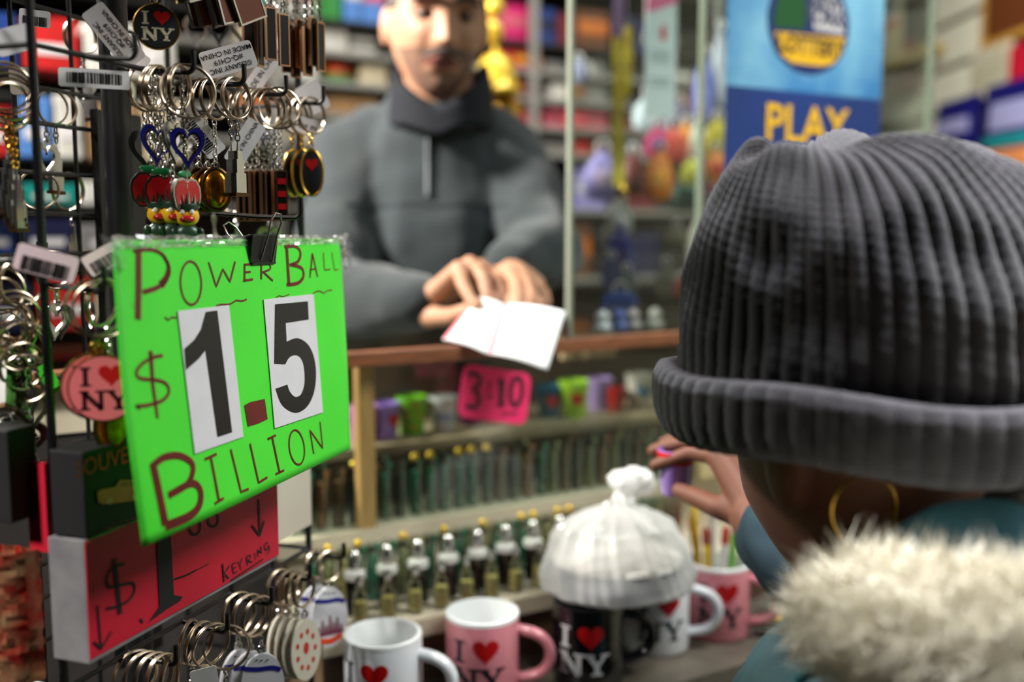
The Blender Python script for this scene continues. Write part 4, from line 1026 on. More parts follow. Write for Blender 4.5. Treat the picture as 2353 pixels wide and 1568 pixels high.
fingers(b, WR, .027, lerp3(0, (1055, 618, 1.31), (1080, 607, 1.33), (1104, 614, 1.35), (1122, 626, 1.365)),
        [lerp3(0, (1062, 652, 1.285), (1082, 688, 1.268), (1098, 704, 1.258)), lerp3(0, (1112, 640, 1.30), (1118, 682, 1.282), (1112, 704, 1.27)),
         lerp3(0, (1140, 642, 1.325), (1146, 676, 1.305), (1140, 694, 1.292)), lerp3(0, (1152, 646, 1.345), (1164, 670, 1.33), (1160, 686, 1.318))],
        lerp3(0, (985, 728, 1.35), (1035, 728, 1.31), (1068, 716, 1.285), (1094, 706, 1.268)))
fingers(b, WL, .027, lerp3(0, (1176, 632, 1.355), (1198, 632, 1.36), (1218, 640, 1.37), (1234, 652, 1.385)),
        [lerp3(0, (1186, 655, 1.31), (1190, 684, 1.285), (1188, 702, 1.272)), lerp3(0, (1214, 656, 1.32), (1220, 686, 1.295), (1214, 704, 1.28)),
         lerp3(0, (1236, 664, 1.335), (1244, 690, 1.31), (1236, 706, 1.297)), lerp3(0, (1252, 674, 1.355), (1258, 694, 1.33), (1252, 708, 1.317))],
        lerp3(0, (1150, 632, 1.41), (1152, 655, 1.36), (1158, 680, 1.315), (1166, 700, 1.29)), .0130)
me = from_mods(b, 0.0032, 3)
M_skin = mat('skin_tan', (186, 136, 106), 0.6, var=.14, scale=30, sss=.12)
M_lip = mat('lip_brown', (112, 62, 56), .45); M_stub = mat('stubble', (136, 102, 84), .6, var=.35, scale=300)
inv = HM.inverted(); idx = []
for p in me.polygons:
    q = inv @ p.center; k_ = 0
    if q.y < -.05 and abs(q.x) < .027 and abs(q.z + .0645) < .0085 * (1 - (q.x / .032) ** 2): k_ = 1
    elif q.y < -.03 and q.z < -.044 and q.z > -.118 and (abs(q.x) > .03 or q.z > -.056 or q.z < -.078): k_ = 2
    idx.append(k_)
me = rebase(me, man)
o = mesh_obj('body', me, [M_skin, M_lip, M_stub], man); me.polygons.foreach_set('material_index', idx)
HL = lmat(man).inverted() @ HM
def hpart(name, mb, m): 
    for i, p in enumerate(mb.v): mb.v[i] = HL @ p
    return mb.build(name, m, man)
M_hair = mat('hair_dark', (44, 36, 32), .6, var=.4, scale=200, c2=(96, 90, 86))
for s in (-1, 1):
    hpart('eyebrow', MB().tube(cr3 if False else [(s * .012, -.101, .022), (s * .026, -.1005, .028), (s * .042, -.092, .027), (s * .053, -.080, .020)], [.0045, .006, .0055, .003], 8, sq=.7), mat('brow_hair', (30, 22, 18), .7))
    hpart('eye', MB().ball((s * .0305, -.0790, .003), (.0125, .011, .0095), 16, 12), mat('eye_white_shaded', (96, 84, 78), .3))  # shade of the sockets put into the colour of the eye whites
    hpart('iris', MB().ball((s * .0305 + .001, -.0872, .003), (.0058, .0035, .0060), 14, 8), mat('iris_dark', (26, 16, 12), .2))
    hpart('eyelid', MB().ball((s * .0305, -.0785, .0075), (.0140, .0120, .0072), 16, 10), mat('lid_skin', (132, 88, 66), .5))
hpart('moustache', MB().tube([(-.030, -.090, -.060), (-.016, -.0995, -.052), (0, -.1020, -.0495), (.016, -.0995, -.052), (.030, -.090, -.060)], [.0025, .0045, .004, .0045, .0025], 8, sq=1.0), mat('moustache_grey', (84, 74, 70), .8, var=.4, scale=300))
hb = head_mesh(Matrix.Identity(4)); keep = []
for f in hb.f[:110 * 84]:
    c_ = sum((hb.v[i] for i in f), Vector()) / 4
    if (c_.z > .075 + .2 * max(0, -c_.y - .06)) or (c_.y > .0 and c_.z > -.06 + .6 * max(0, .03 - c_.y)) or (abs(c_.x) > .055 and c_.z > .012 and c_.y > -.045): keep.append(f)
h2 = MB(); h2.v = [Vector(p) * 1.035 for p in hb.v]; h2.f = keep; h2.mi = [0] * len(keep)
ho = hpart('hair', h2, M_hair); ho.modifiers.new('s', 'SOLIDIFY').thickness = .006
# fleece
b = MB()
b.capsule([at(1000, 1080, 1.70), at(1000, 760, 1.69), at(1000, 520, 1.68), at(998, 380, 1.67)], [.15, .155, .158, .128], 20)
b.capsule([at(1000, 380, 1.66), at(1000, 275, 1.63)], [.112, .086], 18)
b.capsule([at(860, 335, 1.665), SR, ER.lerp(SR, .5), ER], [.070, .068, .064, .066], 16); b.capsule([ER, ER.lerp(WR, .5), WR.lerp(ER, .06)], [.066, .058, .044], 16)
b.capsule([at(1130, 335, 1.665), SL, EL.lerp(SL, .5), EL], [.070, .066, .060, .058], 16); b.capsule([EL, EL.lerp(WL, .5), WL.lerp(EL, .08)], [.062, .056, .043], 16)
me = from_mods(b, 0.0065, 10); wrinkle(me, .010, 9.0, 3.1)
M_fleece = mat('fleece_grey', (32, 43, 46), 0.9, var=.25, scale=10, bump=.5, bscale=500, sheen=.3)
bv = BVHTree.FromPolygons([v.co.copy() for v in me.vertices], [tuple(p.vertices) for p in me.polygons])
def onb(px, py, off=.002):
    r = ray(px, py).normalized(); h = bv.ray_cast(CAM, r); return (h[0] - r * off) if h[0] else at(px, py, 1.5)
jk = mesh_obj('fleece_jacket', rebase(me, man), [M_fleece], man)
MB().tube([onb(984, y) for y in range(318, 452, 12)], .0045, 8).build('zip', mat('zip_grey', (58, 64, 67), .5, .3), jk, True)
for pts in ([(790 + i * 20, 470 - 3 * math.sin(i)) for i in range(20)],):
    MB().tube([onb(x, y, .001) for x, y in pts], .0014, 6).build('seam', mat('seam_dark', (40, 48, 52), .9), jk, True)
# high navy collar
NC = HC + Vector((.004, .035, -.118))
b = MB(); vs = []; fs = []; NN = 40; prof = [(.066, .040), (.074, .050), (.082, .046), (.087, .02), (.090, -.02), (.096, -.052), (.080, -.055), (.070, .0)]
for j, (r_, z_) in enumerate(prof):
    for i in range(NN):
        g = 2 * math.pi * i / NN; ft = max(0, -math.sin(g))
        vs.append(NC + Vector((r_ * .94 * math.cos(g), r_ * 1.08 * math.sin(g), z_ - .062 * ft * max(0, min(1, (z_ + .06) / .11)) + .014 * abs(math.cos(g)) + .004 * math.sin(5 * g))))
for j in range(len(prof)):
    for i in range(NN):
        l = (i + 1) % NN; m_ = (j + 1) % len(prof); fs.append((j * NN + i, j * NN + l, m_ * NN + l, m_ * NN + i))
b.add(vs, fs); co = b.build('collar', mat('collar_navy', (8, 12, 22), .95, bump=.4, bscale=400), man, True, angle=80); co.modifiers.new('sub', 'SUBSURF').levels = 2
tb = MB()
for s in (-1, 1): tb.capsule([Vector((HC.x + s * .085, 1.68, hipz)), Vector((HC.x + s * .10, 1.66, .45)), Vector((HC.x + s * .11, 1.68, .10))], [.10, .08, .065], 14)
mesh_obj('trousers', rebase(from_mods(tb, .012, 4), man), [mat('trouser_black', (26, 26, 30), .9)], man)
for s in (-1, 1): MB().ball((HC.x + s * .11, 1.62, .04), (.05, .13, .04), 18, 10).build('shoe', mat('shoe_black', (18, 17, 17), .5), man, True)

# the two slips he holds out
TK = [at(1092, 684, 1.275), at(1158, 700, 1.268), at(1300, 716, 1.235), at(1258, 852, 1.185), at(1122, 815, 1.205), at(1017, 780, 1.225)]
def slip(q, label, m, rnd, edge):
    nrm = (q[1] - q[0]).cross(q[3] - q[0]).normalized()
    if nrm.dot(CAM - q[0]) < 0: nrm = -nrm
    t = thing('lottery_slip', label, 'paper slip', (q[0] + q[1] + q[2] + q[3]) / 4, group='white slips in the man\'s hands')
    bl = lambda u, v: (q[0] * (1 - u) * (1 - v) + q[1] * u * (1 - v) + q[2] * u * v + q[3] * (1 - u) * v) + nrm * (.004 * math.sin(math.pi * u))
    n_ = 12; vs = [bl(i / n_, j / n_) for j in range(n_ + 1) for i in range(n_ + 1)]
    fs = [(j * (n_ + 1) + i, j * (n_ + 1) + i + 1, (j + 1) * (n_ + 1) + i + 1, (j + 1) * (n_ + 1) + i) for j in range(n_) for i in range(n_)]
    o = MB().add(vs, fs).build('paper', m, t, True); so = o.modifiers.new('s', 'SOLIDIFY'); so.thickness = .0005
    wf = lambda u, v: bl(u, v) + nrm * .0008
    e = MB(); e.ribbon([(edge, 0.02), (edge, .98)], .07, wf, .05); e.build('pink_edge', mat('slip_pink', (240, 130, 140), .6), t, True, False)
    pr = MB()
    for v in (.80, .87): pr.ribbon([(.15, v), (.85, v)], .012, wf, .1)
    pr.build('print', mat('slip_print', (190, 196, 198), .6), t, True, False)
M_slip = mat('slip_white', (240, 243, 243), .5)
slip([TK[0], TK[1], TK[4], TK[5]], 'narrower white slip with a pink left edge held by the man', M_slip, 0, .035)
slip([TK[1] + Vector((0, 0, .001)), TK[2], TK[3], TK[4] + Vector((0, 0, .001))], 'wider white slip with a pink fold line held by the man', M_slip, 0, .04)

# ---- the woman in the knitted hat
CC = at(2050, 960, .70); ZC_ = at(2030, 925, .60).z
CX, CY = CC.x, CC.y
AX, AY = .150, .118
wom = thing('person', 'woman in ribbed dark grey knitted hat and fur collared teal coat', 'person', (CX + .05, CY - .04, 0))
def crown(th, ph):
    c_ = max(0.0, math.cos(ph)) ** .84
    bx, by = AX * math.cos(th), AY * math.sin(th)
    ax_, ay_, az_ = -.084, -.046, .156
    x = ax_ * (1 - c_) + bx * c_; y = ay_ * (1 - c_) + by * c_
    z = az_ * math.sin(ph) + .044 * math.sin(2 * ph) * (.25 + .75 * ((1 - math.cos(th + R(150))) / 2)) * (1 - .55 * max(0, math.cos(th)))
    return Vector((x, y, z))
NR, K1, K2 = 66, 10, 110
vs = []; fs = []; nu = NR * K1; phs = [-.12 + (math.pi / 2 + .12) * (j / K2) ** .92 for j in range(K2 + 1)]
ctr_ = Vector((-.03, 0, .04))
for j, ph in enumerate(phs):
    for i in range(nu):
        th = 2 * math.pi * i / nu
        p = crown(th, max(ph, 0)) + (Vector((0, 0, ph * .10)) if ph < 0 else Vector())
        fr = max(0, math.cos(max(ph, 0)))
        rad = Vector((p.x - ctr_.x, p.y, (p.z - .03) * 1.0)).normalized()
        rib = abs(math.cos(NR * th / 2)) ** .7
        kn = .00022 * math.sin(j * 1.9 + (i // K1) * 2.1)
        fold = .006 * math.sin(5 * th + 1.2) * math.exp(-((ph - 1.25) / .22) ** 2) + .004 * mnoise.noise(p * 28)
        pinch = -.032 * math.exp(-((ph - math.pi / 2) / .20) ** 2) * (1 + .6 * math.sin(4 * th))
        p = p + rad * ((.0034 * (rib - .6) + kn) * min(1, fr * 3 + .25) + fold + pinch)
        vs.append((CX + p.x, CY + p.y, ZC_ + p.z))
for j in range(K2):
    for i in range(nu):
        l = (i + 1) % nu; fs.append((j * nu + i, j * nu + l, (j + 1) * nu + l, (j + 1) * nu + i))
M_knit = mat('knit_charcoal', (60, 57, 63), .95, var=.25, scale=60, bump=.6, bscale=700, sheen=.25)
hat = MB().add(vs, fs).build('knitted_hat', M_knit, wom, True, angle=180)
# turned-up cuff
prof = [(-.004, .004), (.004, .008), (.011, .006), (.014, -.002), (.0145, -.014), (.0135, -.030), (.010, -.042), (.004, -.049), (-.006, -.050), (-.008, -.040)]
prof = fine(prof, 3); vs = []; fs = []; m_ = len(prof)
for j, (o_, z_) in enumerate(prof):
    for i in range(nu):
        th = 2 * math.pi * i / nu; rib = abs(math.cos(NR * th / 2)) ** .7
        r_ = 1 + (o_ + .0026 * (rib - .5) + .0002 * math.sin(j * 2.2 + (i // K1) * 2)) / .13
        wv = .004 * math.sin(2 * th + 1) + .0025 * math.sin(5 * th) 
        vs.append((CX + AX * math.cos(th) * r_, CY + AY * math.sin(th) * r_, ZC_ + z_ * .86 + wv))
for j in range(m_ - 1):
    for i in range(nu):
        l = (i + 1) % nu; fs.append((j * nu + i, j * nu + l, (j + 1) * nu + l, (j + 1) * nu + i))
MB().add(vs, fs).build('cuff', M_knit, hat, True, angle=180)
# head, neck, arm and hand
WH = Matrix.Translation((CX - .012, CY + .012, ZC_ - .045)) @ Euler((R(18), 0, R(-156)), 'XYZ').to_matrix().to_4x4() @ Matrix.Scale(1.10, 4)
b = head_mesh(WH)
nk = at(2110, 1420, .68)
b.capsule([Vector((CX + .02, CY, ZC_ - .10)), nk, at(2150, 1700, .66)], [.060, .062, .10], 16)
b.capsule([at(2150, 1700, .66), at(2150, 2400, .68)], [.12, .13], 16)
WW = at(1738, 1195, .98); WE = at(1985, 1440, .84); WS = at(2080, 1750, .70)
b.capsule([WS, WE, WW], [.045, .040, .026], 12)
fingers(b, WW, .026, lerp3(0, (1648, 1050, 1.02), (1660, 1032, 1.04), (1676, 1030, 1.06), (1694, 1046, 1.08)),
        [lerp3(0, (1590, 1040, 1.045), (1540, 1058, 1.06), (1504, 1070, 1.07)), lerp3(0, (1596, 1012, 1.07), (1540, 1024, 1.09), (1500, 1036, 1.10)),
         lerp3(0, (1612, 1000, 1.09), (1560, 1004, 1.115), (1524, 1018, 1.125)), lerp3(0, (1650, 1018, 1.11), (1606, 1022, 1.13), (1578, 1036, 1.135))],
        lerp3(0, (1716, 1188, .99), (1648, 1166, 1.005), (1596, 1142, 1.03), (1560, 1128, 1.05)))
for s in (0, 1): b.capsule([Vector((CX + .02 + .16 * s, CY - .03, .62)), Vector((CX + .02 + .16 * s, CY - .03, .3)), Vector((CX + .02 + .16 * s, CY - .02, .08)), Vector((CX - .01 + .16 * s, CY + .04, .045))], [.07, .05, .04, .038], 12)
b.capsule([at(2150, 2400, .68), Vector((CX + .1, CY - .03, .62))], [.13, .13], 14)
me = from_mods(b, 0.0034, 3)
mesh_obj('body', rebase(me, wom), [mat('skin_deep', (118, 72, 52), .66, var=.12, scale=30, sss=.08)], wom)
# hair at the nape
b = MB(); rd = random.Random(4)
b.ball((CX + .05, CY - .01, ZC_ - .075), (.085, .075, .075), 24, 16)
hb_ = from_mods(b, .006, 2); wrinkle(hb_, .008, 40)
mesh_obj('hair', rebase(hb_, wom), [mat('hair_brown', (36, 22, 18), .6, bump=.6, bscale=160)], wom)
# hoop earring
ep = at(1985, 1172, .612)
MB().torus(.0222, .0011, 40, 8, Matrix.Translation(ep) @ Matrix.Rotation(R(14), 4, 'Z')).build('hoop_earring', M_gold, wom, True)
# coat
b = MB()
b.capsule([at(1990, 1742, .62), at(2200, 1760, .58), at(2420, 1760, .54), Vector((CX + .13, CY - .08, .91)), Vector((CX + .14, CY - .02, .86))], [.066, .085, .08, .085, .075], 18)
b.capsule([at(2150, 1850, .66), at(2150, 2500, .68), Vector((CX + .1, CY - .03, .55))], [.15, .165, .17], 18)
sv = MB(); sv.capsule([at(2060, 1745, .66), WE, WE.lerp(WW, .5), WE.lerp(WW, .80)], [.060, .050, .042, .038], 16)
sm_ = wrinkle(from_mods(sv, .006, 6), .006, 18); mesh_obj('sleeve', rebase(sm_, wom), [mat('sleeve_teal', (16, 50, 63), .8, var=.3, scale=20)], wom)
me = from_mods(b, .006, 8); wrinkle(me, .006, 14)
cbv = BVHTree.FromPolygons([v.co.copy() for v in me.vertices], [tuple(p.vertices) for p in me.polygons])
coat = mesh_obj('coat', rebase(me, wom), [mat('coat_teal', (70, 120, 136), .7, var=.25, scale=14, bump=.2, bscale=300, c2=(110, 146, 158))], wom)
# standing collar behind the fur
vs = []; fs = []
cpts = [(1945, 1285, .615), (2000, 1215, .60), (2070, 1160, .59), (2150, 1120, .585), (2260, 1110, .58), (2400, 1120, .58)]
for i, q in enumerate(cpts):
    p = at(*q)
    vs += [p, p + Vector((.012, -.012, -.03)), p + Vector((.02, -.02, -.11)), p + Vector((.012, .006, -.11)), p + Vector((.006, .004, -.02))]
for i in range(len(cpts) - 1):
    for j in range(5):
        l = (j + 1) % 5; fs.append((i * 5 + j, i * 5 + l, (i + 1) * 5 + l, (i + 1) * 5 + j))
fs += [(0, 1, 2, 3, 4), tuple(range((len(cpts) - 1) * 5, len(cpts) * 5))]
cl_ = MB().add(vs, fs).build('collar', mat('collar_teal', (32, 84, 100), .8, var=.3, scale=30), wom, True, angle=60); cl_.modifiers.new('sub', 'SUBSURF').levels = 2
# beaded piping on the shoulder
b = MB(); PP = [at(1690, 1600, .62), at(1740, 1556, .615), at(1790, 1525, .61), at(1842, 1505, .605)]
for i in range(22):
    f_ = i / 21 * 3; a_ = min(2, int(f_)); p = cbv.find_nearest(PP[a_].lerp(PP[a_ + 1], f_ - a_))[0]; b.ball(p, (.0042, .0042, .0050), 10, 6, )
b.build('beaded_trim', mat('trim_teal', (36, 120, 132), .4), coat, True)
# fur trim
path = [at(*q) for q in ((1895, 1440, .60), (1965, 1425, .57), (2060, 1440, .54), (2170, 1490, .51), (2290, 1510, .49), (2420, 1510, .48), (2560, 1520, .48))]
path += [Vector((CX + dx_, CY + dy_, path[-1].z)) for dx_, dy_ in ((.10, -.19), (.155, -.10), (.150, .0), (.09, .07))]
rads = [.018, .026, .031, .034, .033, .032, .032, .032, .032, .03, .024]
core = MB(); core.capsule(path, rads, 14)
fur = MB(); rd = random.Random(11)
for i in range(13500):
    f_ = rd.random() * (len(path) - 1.001); a_ = int(f_); u = f_ - a_
    p = path[a_].lerp(path[a_ + 1], u); r_ = rads[a_] + (rads[a_ + 1] - rads[a_]) * u
    t_ = (path[a_ + 1] - path[a_]).normalized()
    d = Vector((rd.gauss(0, 1), rd.gauss(0, 1), rd.gauss(0.25, 1))); d = (d - t_ * d.dot(t_) * .7).normalized()
    q = p + d * r_ * .9; L = rd.uniform(.010, .024)
    e1 = q + d * L * .55 + Vector((rd.gauss(0, .003), rd.gauss(0, .003), rd.gauss(.001, .003))); e2 = q + d * L + Vector((rd.gauss(0, .006), rd.gauss(0, .006), rd.gauss(.002, .006)))
    x = d.orthogonal().normalized() * .0007; y = d.cross(x)
    fur.add([q + x, q - x * .5 + y, q - x * .5 - y, e1 + x * .7, e1 - x * .35 + y * .7, e1 - x * .35 - y * .7, e2], [(0, 1, 4, 3), (1, 2, 5, 4), (2, 0, 3, 5), (3, 4, 6), (4, 5, 6), (5, 3, 6)])
M_fur = mat('fur_cream', (232, 226, 208), .8, var=.12, scale=60)
fo = core.build('fur_collar', M_fur, coat, True)
me = bpy.data.meshes.new('fur'); iv = lmat(fo).inverted(); me.from_pydata([iv @ p for p in fur.v], [], fur.f); me.materials.append(M_fur)
ff = bpy.data.objects.new('fur_strands', me); col.objects.link(ff); ff.parent = fo; ff['kind'] = 'stuff'
seam = MB().tube([at(2000, 1495, .512), at(2060, 1470, .500), at(2110, 1485, .490), at(2160, 1520, .480), at(2240, 1545, .468)], [.0015, .0025, .0025, .003, .002], 10); seam.build('collar_binding', mat('binding_tan', (140, 104, 66), .7), coat, True)
tr_ = MB()
for s in (0, 1): tr_.capsule([Vector((CX + .02 + .16 * s, CY - .03, .62)), Vector((CX + .02 + .16 * s, CY - .03, .3)), Vector((CX + .02 + .16 * s, CY - .02, .1))], [.095, .075, .06], 14)
mesh_obj('trousers', rebase(from_mods(tr_, .012, 4), wom), [mat('trouser_navy', (26, 30, 44), .9)], wom)
for s in (0, 1): MB().ball((CX + .0 + .16 * s, CY + .03, .045), (.045, .11, .045), 18, 10).build('shoe', mat('shoe_black'), wom, True)
# the little cup in her fingers
sg = shot(0, 0, 0, (158, 110, 176), 'lilac shot glass with red rim held in the woman\'s fingers', None, 1.0, loc=at(1553, 1118, 1.075) + Vector((0, 0, -.008)))
MB().lathe([(.0192, .034), (.0212, .0475), (.0208, .0482), (.0185, .034)], 28, cap=False).build('rim_band', M_red, sg)
# ------------------------------------------------------------------ stock wall behind the man: shelves parallel to the counter
BV = 1.30                                  # distance behind the mug row
def BP(px, py, v=BV): return on_v(px, py, v)
def bs(px, v=BV): return (on_v(px, 400, v) - P0).dot(U)
SH = thing('stock_shelves', 'grey metal wall shelving packed with cartons behind the man', 'shelving', CP(.6, BV + .2, 0), (0, 0, RZ))
M_shelf = mat('shelf_grey', (150, 148, 142), .5, var=.15, scale=8); M_dk = mat('shelf_dark', (30, 28, 28), .6)
cbox(MB(), -1.0, 2.15, BV + .26, BV + .28, 0.0, 2.4).build('back_board', mat('board_brown', (74, 58, 48), .7, var=.3, scale=5), SH, True, False)
rowpx = (-60, 100, 163, 226, 290, 350, 480, 640, 800)
rowz = []
for y in rowpx:
    z = on_v(1280, y, BV).z; rowz.append(z)
    cbox(MB(), -1.0, 2.15, BV, BV + .26, z - .012, z).build('shelf', M_dk if y in (-60, 100) else M_shelf, SH, True, False)
for px in (1225, 1420, 640, 1640):
    s = bs(px); cbox(MB(), s - .012, s + .012, BV - .006, BV + .0, 0.0, 2.4).build('upright', M_shelf, SH, True, False)
CN = {'magenta': (214, 24, 110), 'blue': (30, 60, 130), 'navy': (24, 28, 70), 'orange': (206, 110, 40), 'red': (196, 36, 36), 'scarlet': (214, 60, 60), 'yellow': (222, 170, 40), 'brown': (110, 64, 40), 'maroon': (112, 30, 40), 'pink': (216, 96, 120), 'grey': (130, 128, 126), 'white': (220, 218, 210), 'green': (60, 150, 70), 'teal': (20, 150, 140), 'cream': (210, 196, 166), 'black': (24, 22, 24), 'lilac': (150, 140, 206), 'tan': (168, 130, 90), 'sky blue': (90, 140, 214)}
rn = ('top', 'second', 'third', 'fourth', 'fifth', 'sixth', 'seventh', 'eighth')
def carton(c, s0, s1, row, h, dv=.02, where='stock shelf', d=.10, stripe=None, zz=None, v=BV, name='carton'):
    z = rowz[row] if zz is None else zz
    lab = '%s %s%s on the %s shelf %s' % (c, 'carton' if h > .05 else 'pack', ' with %s band' % stripe if stripe else '', rn[row], where)
    t = thing(name, lab, 'box', CP((s0 + s1) / 2, v + dv + d / 2, z), (0, 0, RZ), 'packs on the stock shelves')
    wd = s1 - s0
    MB().box((0, 0, h / 2), (wd, d, h)).build('box', mat('carton_' + c, CN[c], .4, var=.2, scale=20), t, smooth=False, bevel=.002)
    if stripe: MB().box((0, -d / 2 - .0004, h * .55), (wd * .96, .001, h * .34)).build('label', mat('carton_' + stripe, CN[stripe], .4, var=.2, scale=20), t, smooth=False)
    return t
def row(r, spec, where):                   # spec: (px0, px1, colour, height share, stripe)
    z0 = rowz[r]; z1 = rowz[r - 1] - .012 if r else z0 + .20
    for px0, px1, c, hs, st in spec: carton(c, bs(px0) + .001, bs(px1) - .001, r, (z1 - z0) * hs, random.uniform(.01, .03), where, stripe=st)
RT = 'right of the man'; LT = 'left of the man'
row(0, [(1150, 1200, 'magenta', .8, 'pink'), (1230, 1300, 'navy', .8, None), (1305, 1400, 'brown', .8, 'orange')], RT)
row(1, [(1155, 1226, 'magenta', .55, 'pink'), (1228, 1288, 'blue', .55, 'navy'), (1290, 1330, 'maroon', .5, None), (1331, 1402, 'brown', .6, 'orange'), (1430, 1480, 'navy', .6, None), (1482, 1560, 'blue', .5, 'white'), (1562, 1620, 'black', .6, None)], RT)
row(2, [(1150, 1186, 'scarlet', .8, None), (1188, 1222, 'red', .75, 'yellow'), (1224, 1256, 'scarlet', .8, 'yellow'), (1262, 1310, 'grey', .5, None), (1330, 1370, 'white', .6, None), (1372, 1405, 'grey', .8, None), (1432, 1500, 'black', .8, None), (1502, 1600, 'grey', .7, 'white')], RT)
row(3, [(1160, 1205, 'brown', .75, 'orange'), (1207, 1240, 'maroon', .8, None), (1270, 1312, 'white', .7, None), (1316, 1352, 'brown', .9, 'tan'), (1354, 1406, 'grey', .85, None), (1432, 1480, 'black', .8, None), (1490, 1560, 'maroon', .7, None), (1565, 1640, 'brown', .8, None)], RT)
row(4, [(1180, 1240, 'pink', .7, 'red'), (1262, 1300, 'pink', .75, 'maroon'), (1302, 1352, 'red', .7, 'pink'), (1354, 1405, 'pink', .7, 'brown'), (1432, 1520, 'maroon', .8, None), (1525, 1600, 'tan', .6, None)], RT)
row(5, [(1190, 1240, 'yellow', .6, 'brown'), (1262, 1330, 'grey', .6, None), (1332, 1368, 'red', .8, None), (1370, 1405, 'brown', .8, None), (1435, 1500, 'grey', .7, None), (1510, 1600, 'black', .7, None)], RT)
row(6, [(1200, 1300, 'black', .6, None), (1335, 1400, 'lilac', .8, 'white'), (1402, 1430, 'navy', .75, None), (1436, 1520, 'maroon', .9, None), (1525, 1640, 'black', .8, None)], RT)
row(7, [(1190, 1240, 'navy', .7, None), (1300, 1372, 'brown', .85, 'orange'), (1380, 1420, 'black', .8, None), (1436, 1520, 'navy', .7, None), (1530, 1640, 'black', .8, None)], RT)
row(0, [(600, 700, 'white', .7, None), (702, 800, 'green', .8, None), (802, 900, 'blue', .8, None)], LT)
row(1, [(560, 640, 'teal', .7, None), (650, 735, 'white', .6, 'red'), (738, 802, 'green', .85, None), (806, 845, 'sky blue', .85, 'white'), (846, 900, 'sky blue', .85, 'pink')], LT)
row(2, [(560, 640, 'cream', .7, None), (650, 750, 'grey', .8, 'white'), (752, 812, 'white', .9, None), (815, 880, 'white', .7, 'grey')], LT)
row(3, [(560, 640, 'tan', .7, None), (650, 740, 'white', .8, None), (842, 900, 'cream', .8, None)], LT)
row(4, [(560, 640, 'orange', .8, None), (650, 750, 'tan', .9, None), (752, 880, 'tan', .7, None)], LT)
row(5, [(560, 640, 'blue', .8, 'white'), (650, 740, 'cream', .8, None)], LT)
# bowl-like orange and green sun hat box on the fourth shelf
q = CP(bs(790), BV + .08, rowz[3])
t = thing('round_tin', 'round orange red tin with green base left of the man', 'tin', q, (0, 0, 0))
MB().lathe([(.050, 0), (.056, .012), (.055, .022)], 28).build('base', mat('carton_green', CN['green']), t); MB().lathe([(.055, .022), (.050, .040), (.030, .054), (.002, .058)], 28).build('lid', mat('tin_orange', (226, 84, 44), .35), t)

# shelves further left, seen through the rack (turned the same way, nearer the wall)
LS = thing('side_shelves', 'dark side shelving with bright cartons seen through the wire rack', 'shelving', CP(-.9, 1.0, 0), (0, 0, RZ))
def ls(px, v=.95): return (on_v(px, 400, v) - P0).dot(U)
cbox(MB(), -1.25, -.30, 1.16, 1.18, 0, 2.3).build('back_board', M_dk, LS, True, False)
lz = []
for y in (-60, 160, 362, 470, 590, 760, 960):
    z = on_v(150, y, .95).z; lz.append(z)
    cbox(MB(), -1.25, -.30, .95, 1.16, z - .012, z).build('shelf', M_shelf if y in (470, 760) else M_dk, LS, True, False)
for r_, spec in enumerate(([(-60, 60, 'blue', .6), (70, 200, 'red', .6), (210, 420, 'white', .6)], [(-60, 40, 'red', .6, ), (45, 130, 'sky blue', .75), (135, 200, 'white', .8), (210, 330, 'tan', .7), (340, 440, 'cream', .8)],
        [(-60, 25, 'navy', .6), (48, 182, 'teal', .5), (186, 250, 'white', .6), (256, 330, 'orange', .5), (335, 440, 'tan', .7)], [(-60, 30, 'blue', .8), (40, 170, 'navy', .8), (175, 330, 'grey', .7), (335, 440, 'white', .6)],
        [(-60, 60, 'navy', .7), (75, 205, 'red', .75), (210, 300, 'cream', .5), (305, 440, 'sky blue', .5)], [(-60, 60, 'sky blue', .6), (80, 150, 'red', .45), (155, 215, 'blue', .5), (220, 300, 'red', .6), (310, 440, 'white', .5)])):
    for q_ in spec:
        px0, px1, c, hs = q_[:4]; z0 = lz[r_ + 1]; h = (lz[r_] - z0 - .012) * hs
        t = thing('carton', '%s carton on the %s side shelf behind the wire rack' % (c, rn[r_]), 'box', CP((ls(px0) + ls(px1)) / 2, 1.03, z0), (0, 0, RZ), 'cartons on the side shelves')
        MB().box((0, 0, h / 2), (ls(px1) - ls(px0) - .004, .12, h)).build('box', mat('carton_' + c, CN[c], .4, var=.2, scale=20), t, smooth=False, bevel=.002)
        MB().box((0, -.0605, h * .4), ((ls(px1) - ls(px0)) * .6, .001, h * .2)).build('label', M_white, t, smooth=False)

# ------------------------------------------------------------------ hanging goods between the partition and the shelves
M_foil = mat('gold_foil', (255, 214, 70), .35, 0.35, coat=.6)
def cord(p, z=2.58, r=.0012, parent=None): return MB().tube([p, Vector((p.x, p.y, z))], r, 6).build('cord', mat('cord_grey', (120, 112, 90), .6), parent, True)
p = at(1133, 20, 2.0)
gb = thing('bell_garland', 'string of shiny gold baubles and a big gold bell beside the man', 'ornament', at(1136, 215, 2.0))
for px, py, r_ in ((1136, 18, .021), (1131, 74, .024)): MB().ball(at(px, py, 2.0), (r_, r_, r_), 24, 16).build('bauble', M_foil, gb, True)
MB().lathe([(.050, -.006), (.052, 0), (.046, .006), (.040, .025), (.036, .050), (.024, .066), (.008, .072), (.004, .086)], 32, Matrix.Translation(at(1140, 208, 2.0))).build('bell', M_foil, gb, True)
MB().ball(at(1122, 196, 1.96), (.018, .018, .018), 16, 10).build('clapper', M_foil, gb, True); cord(at(1136, 120, 2.0), parent=gb)
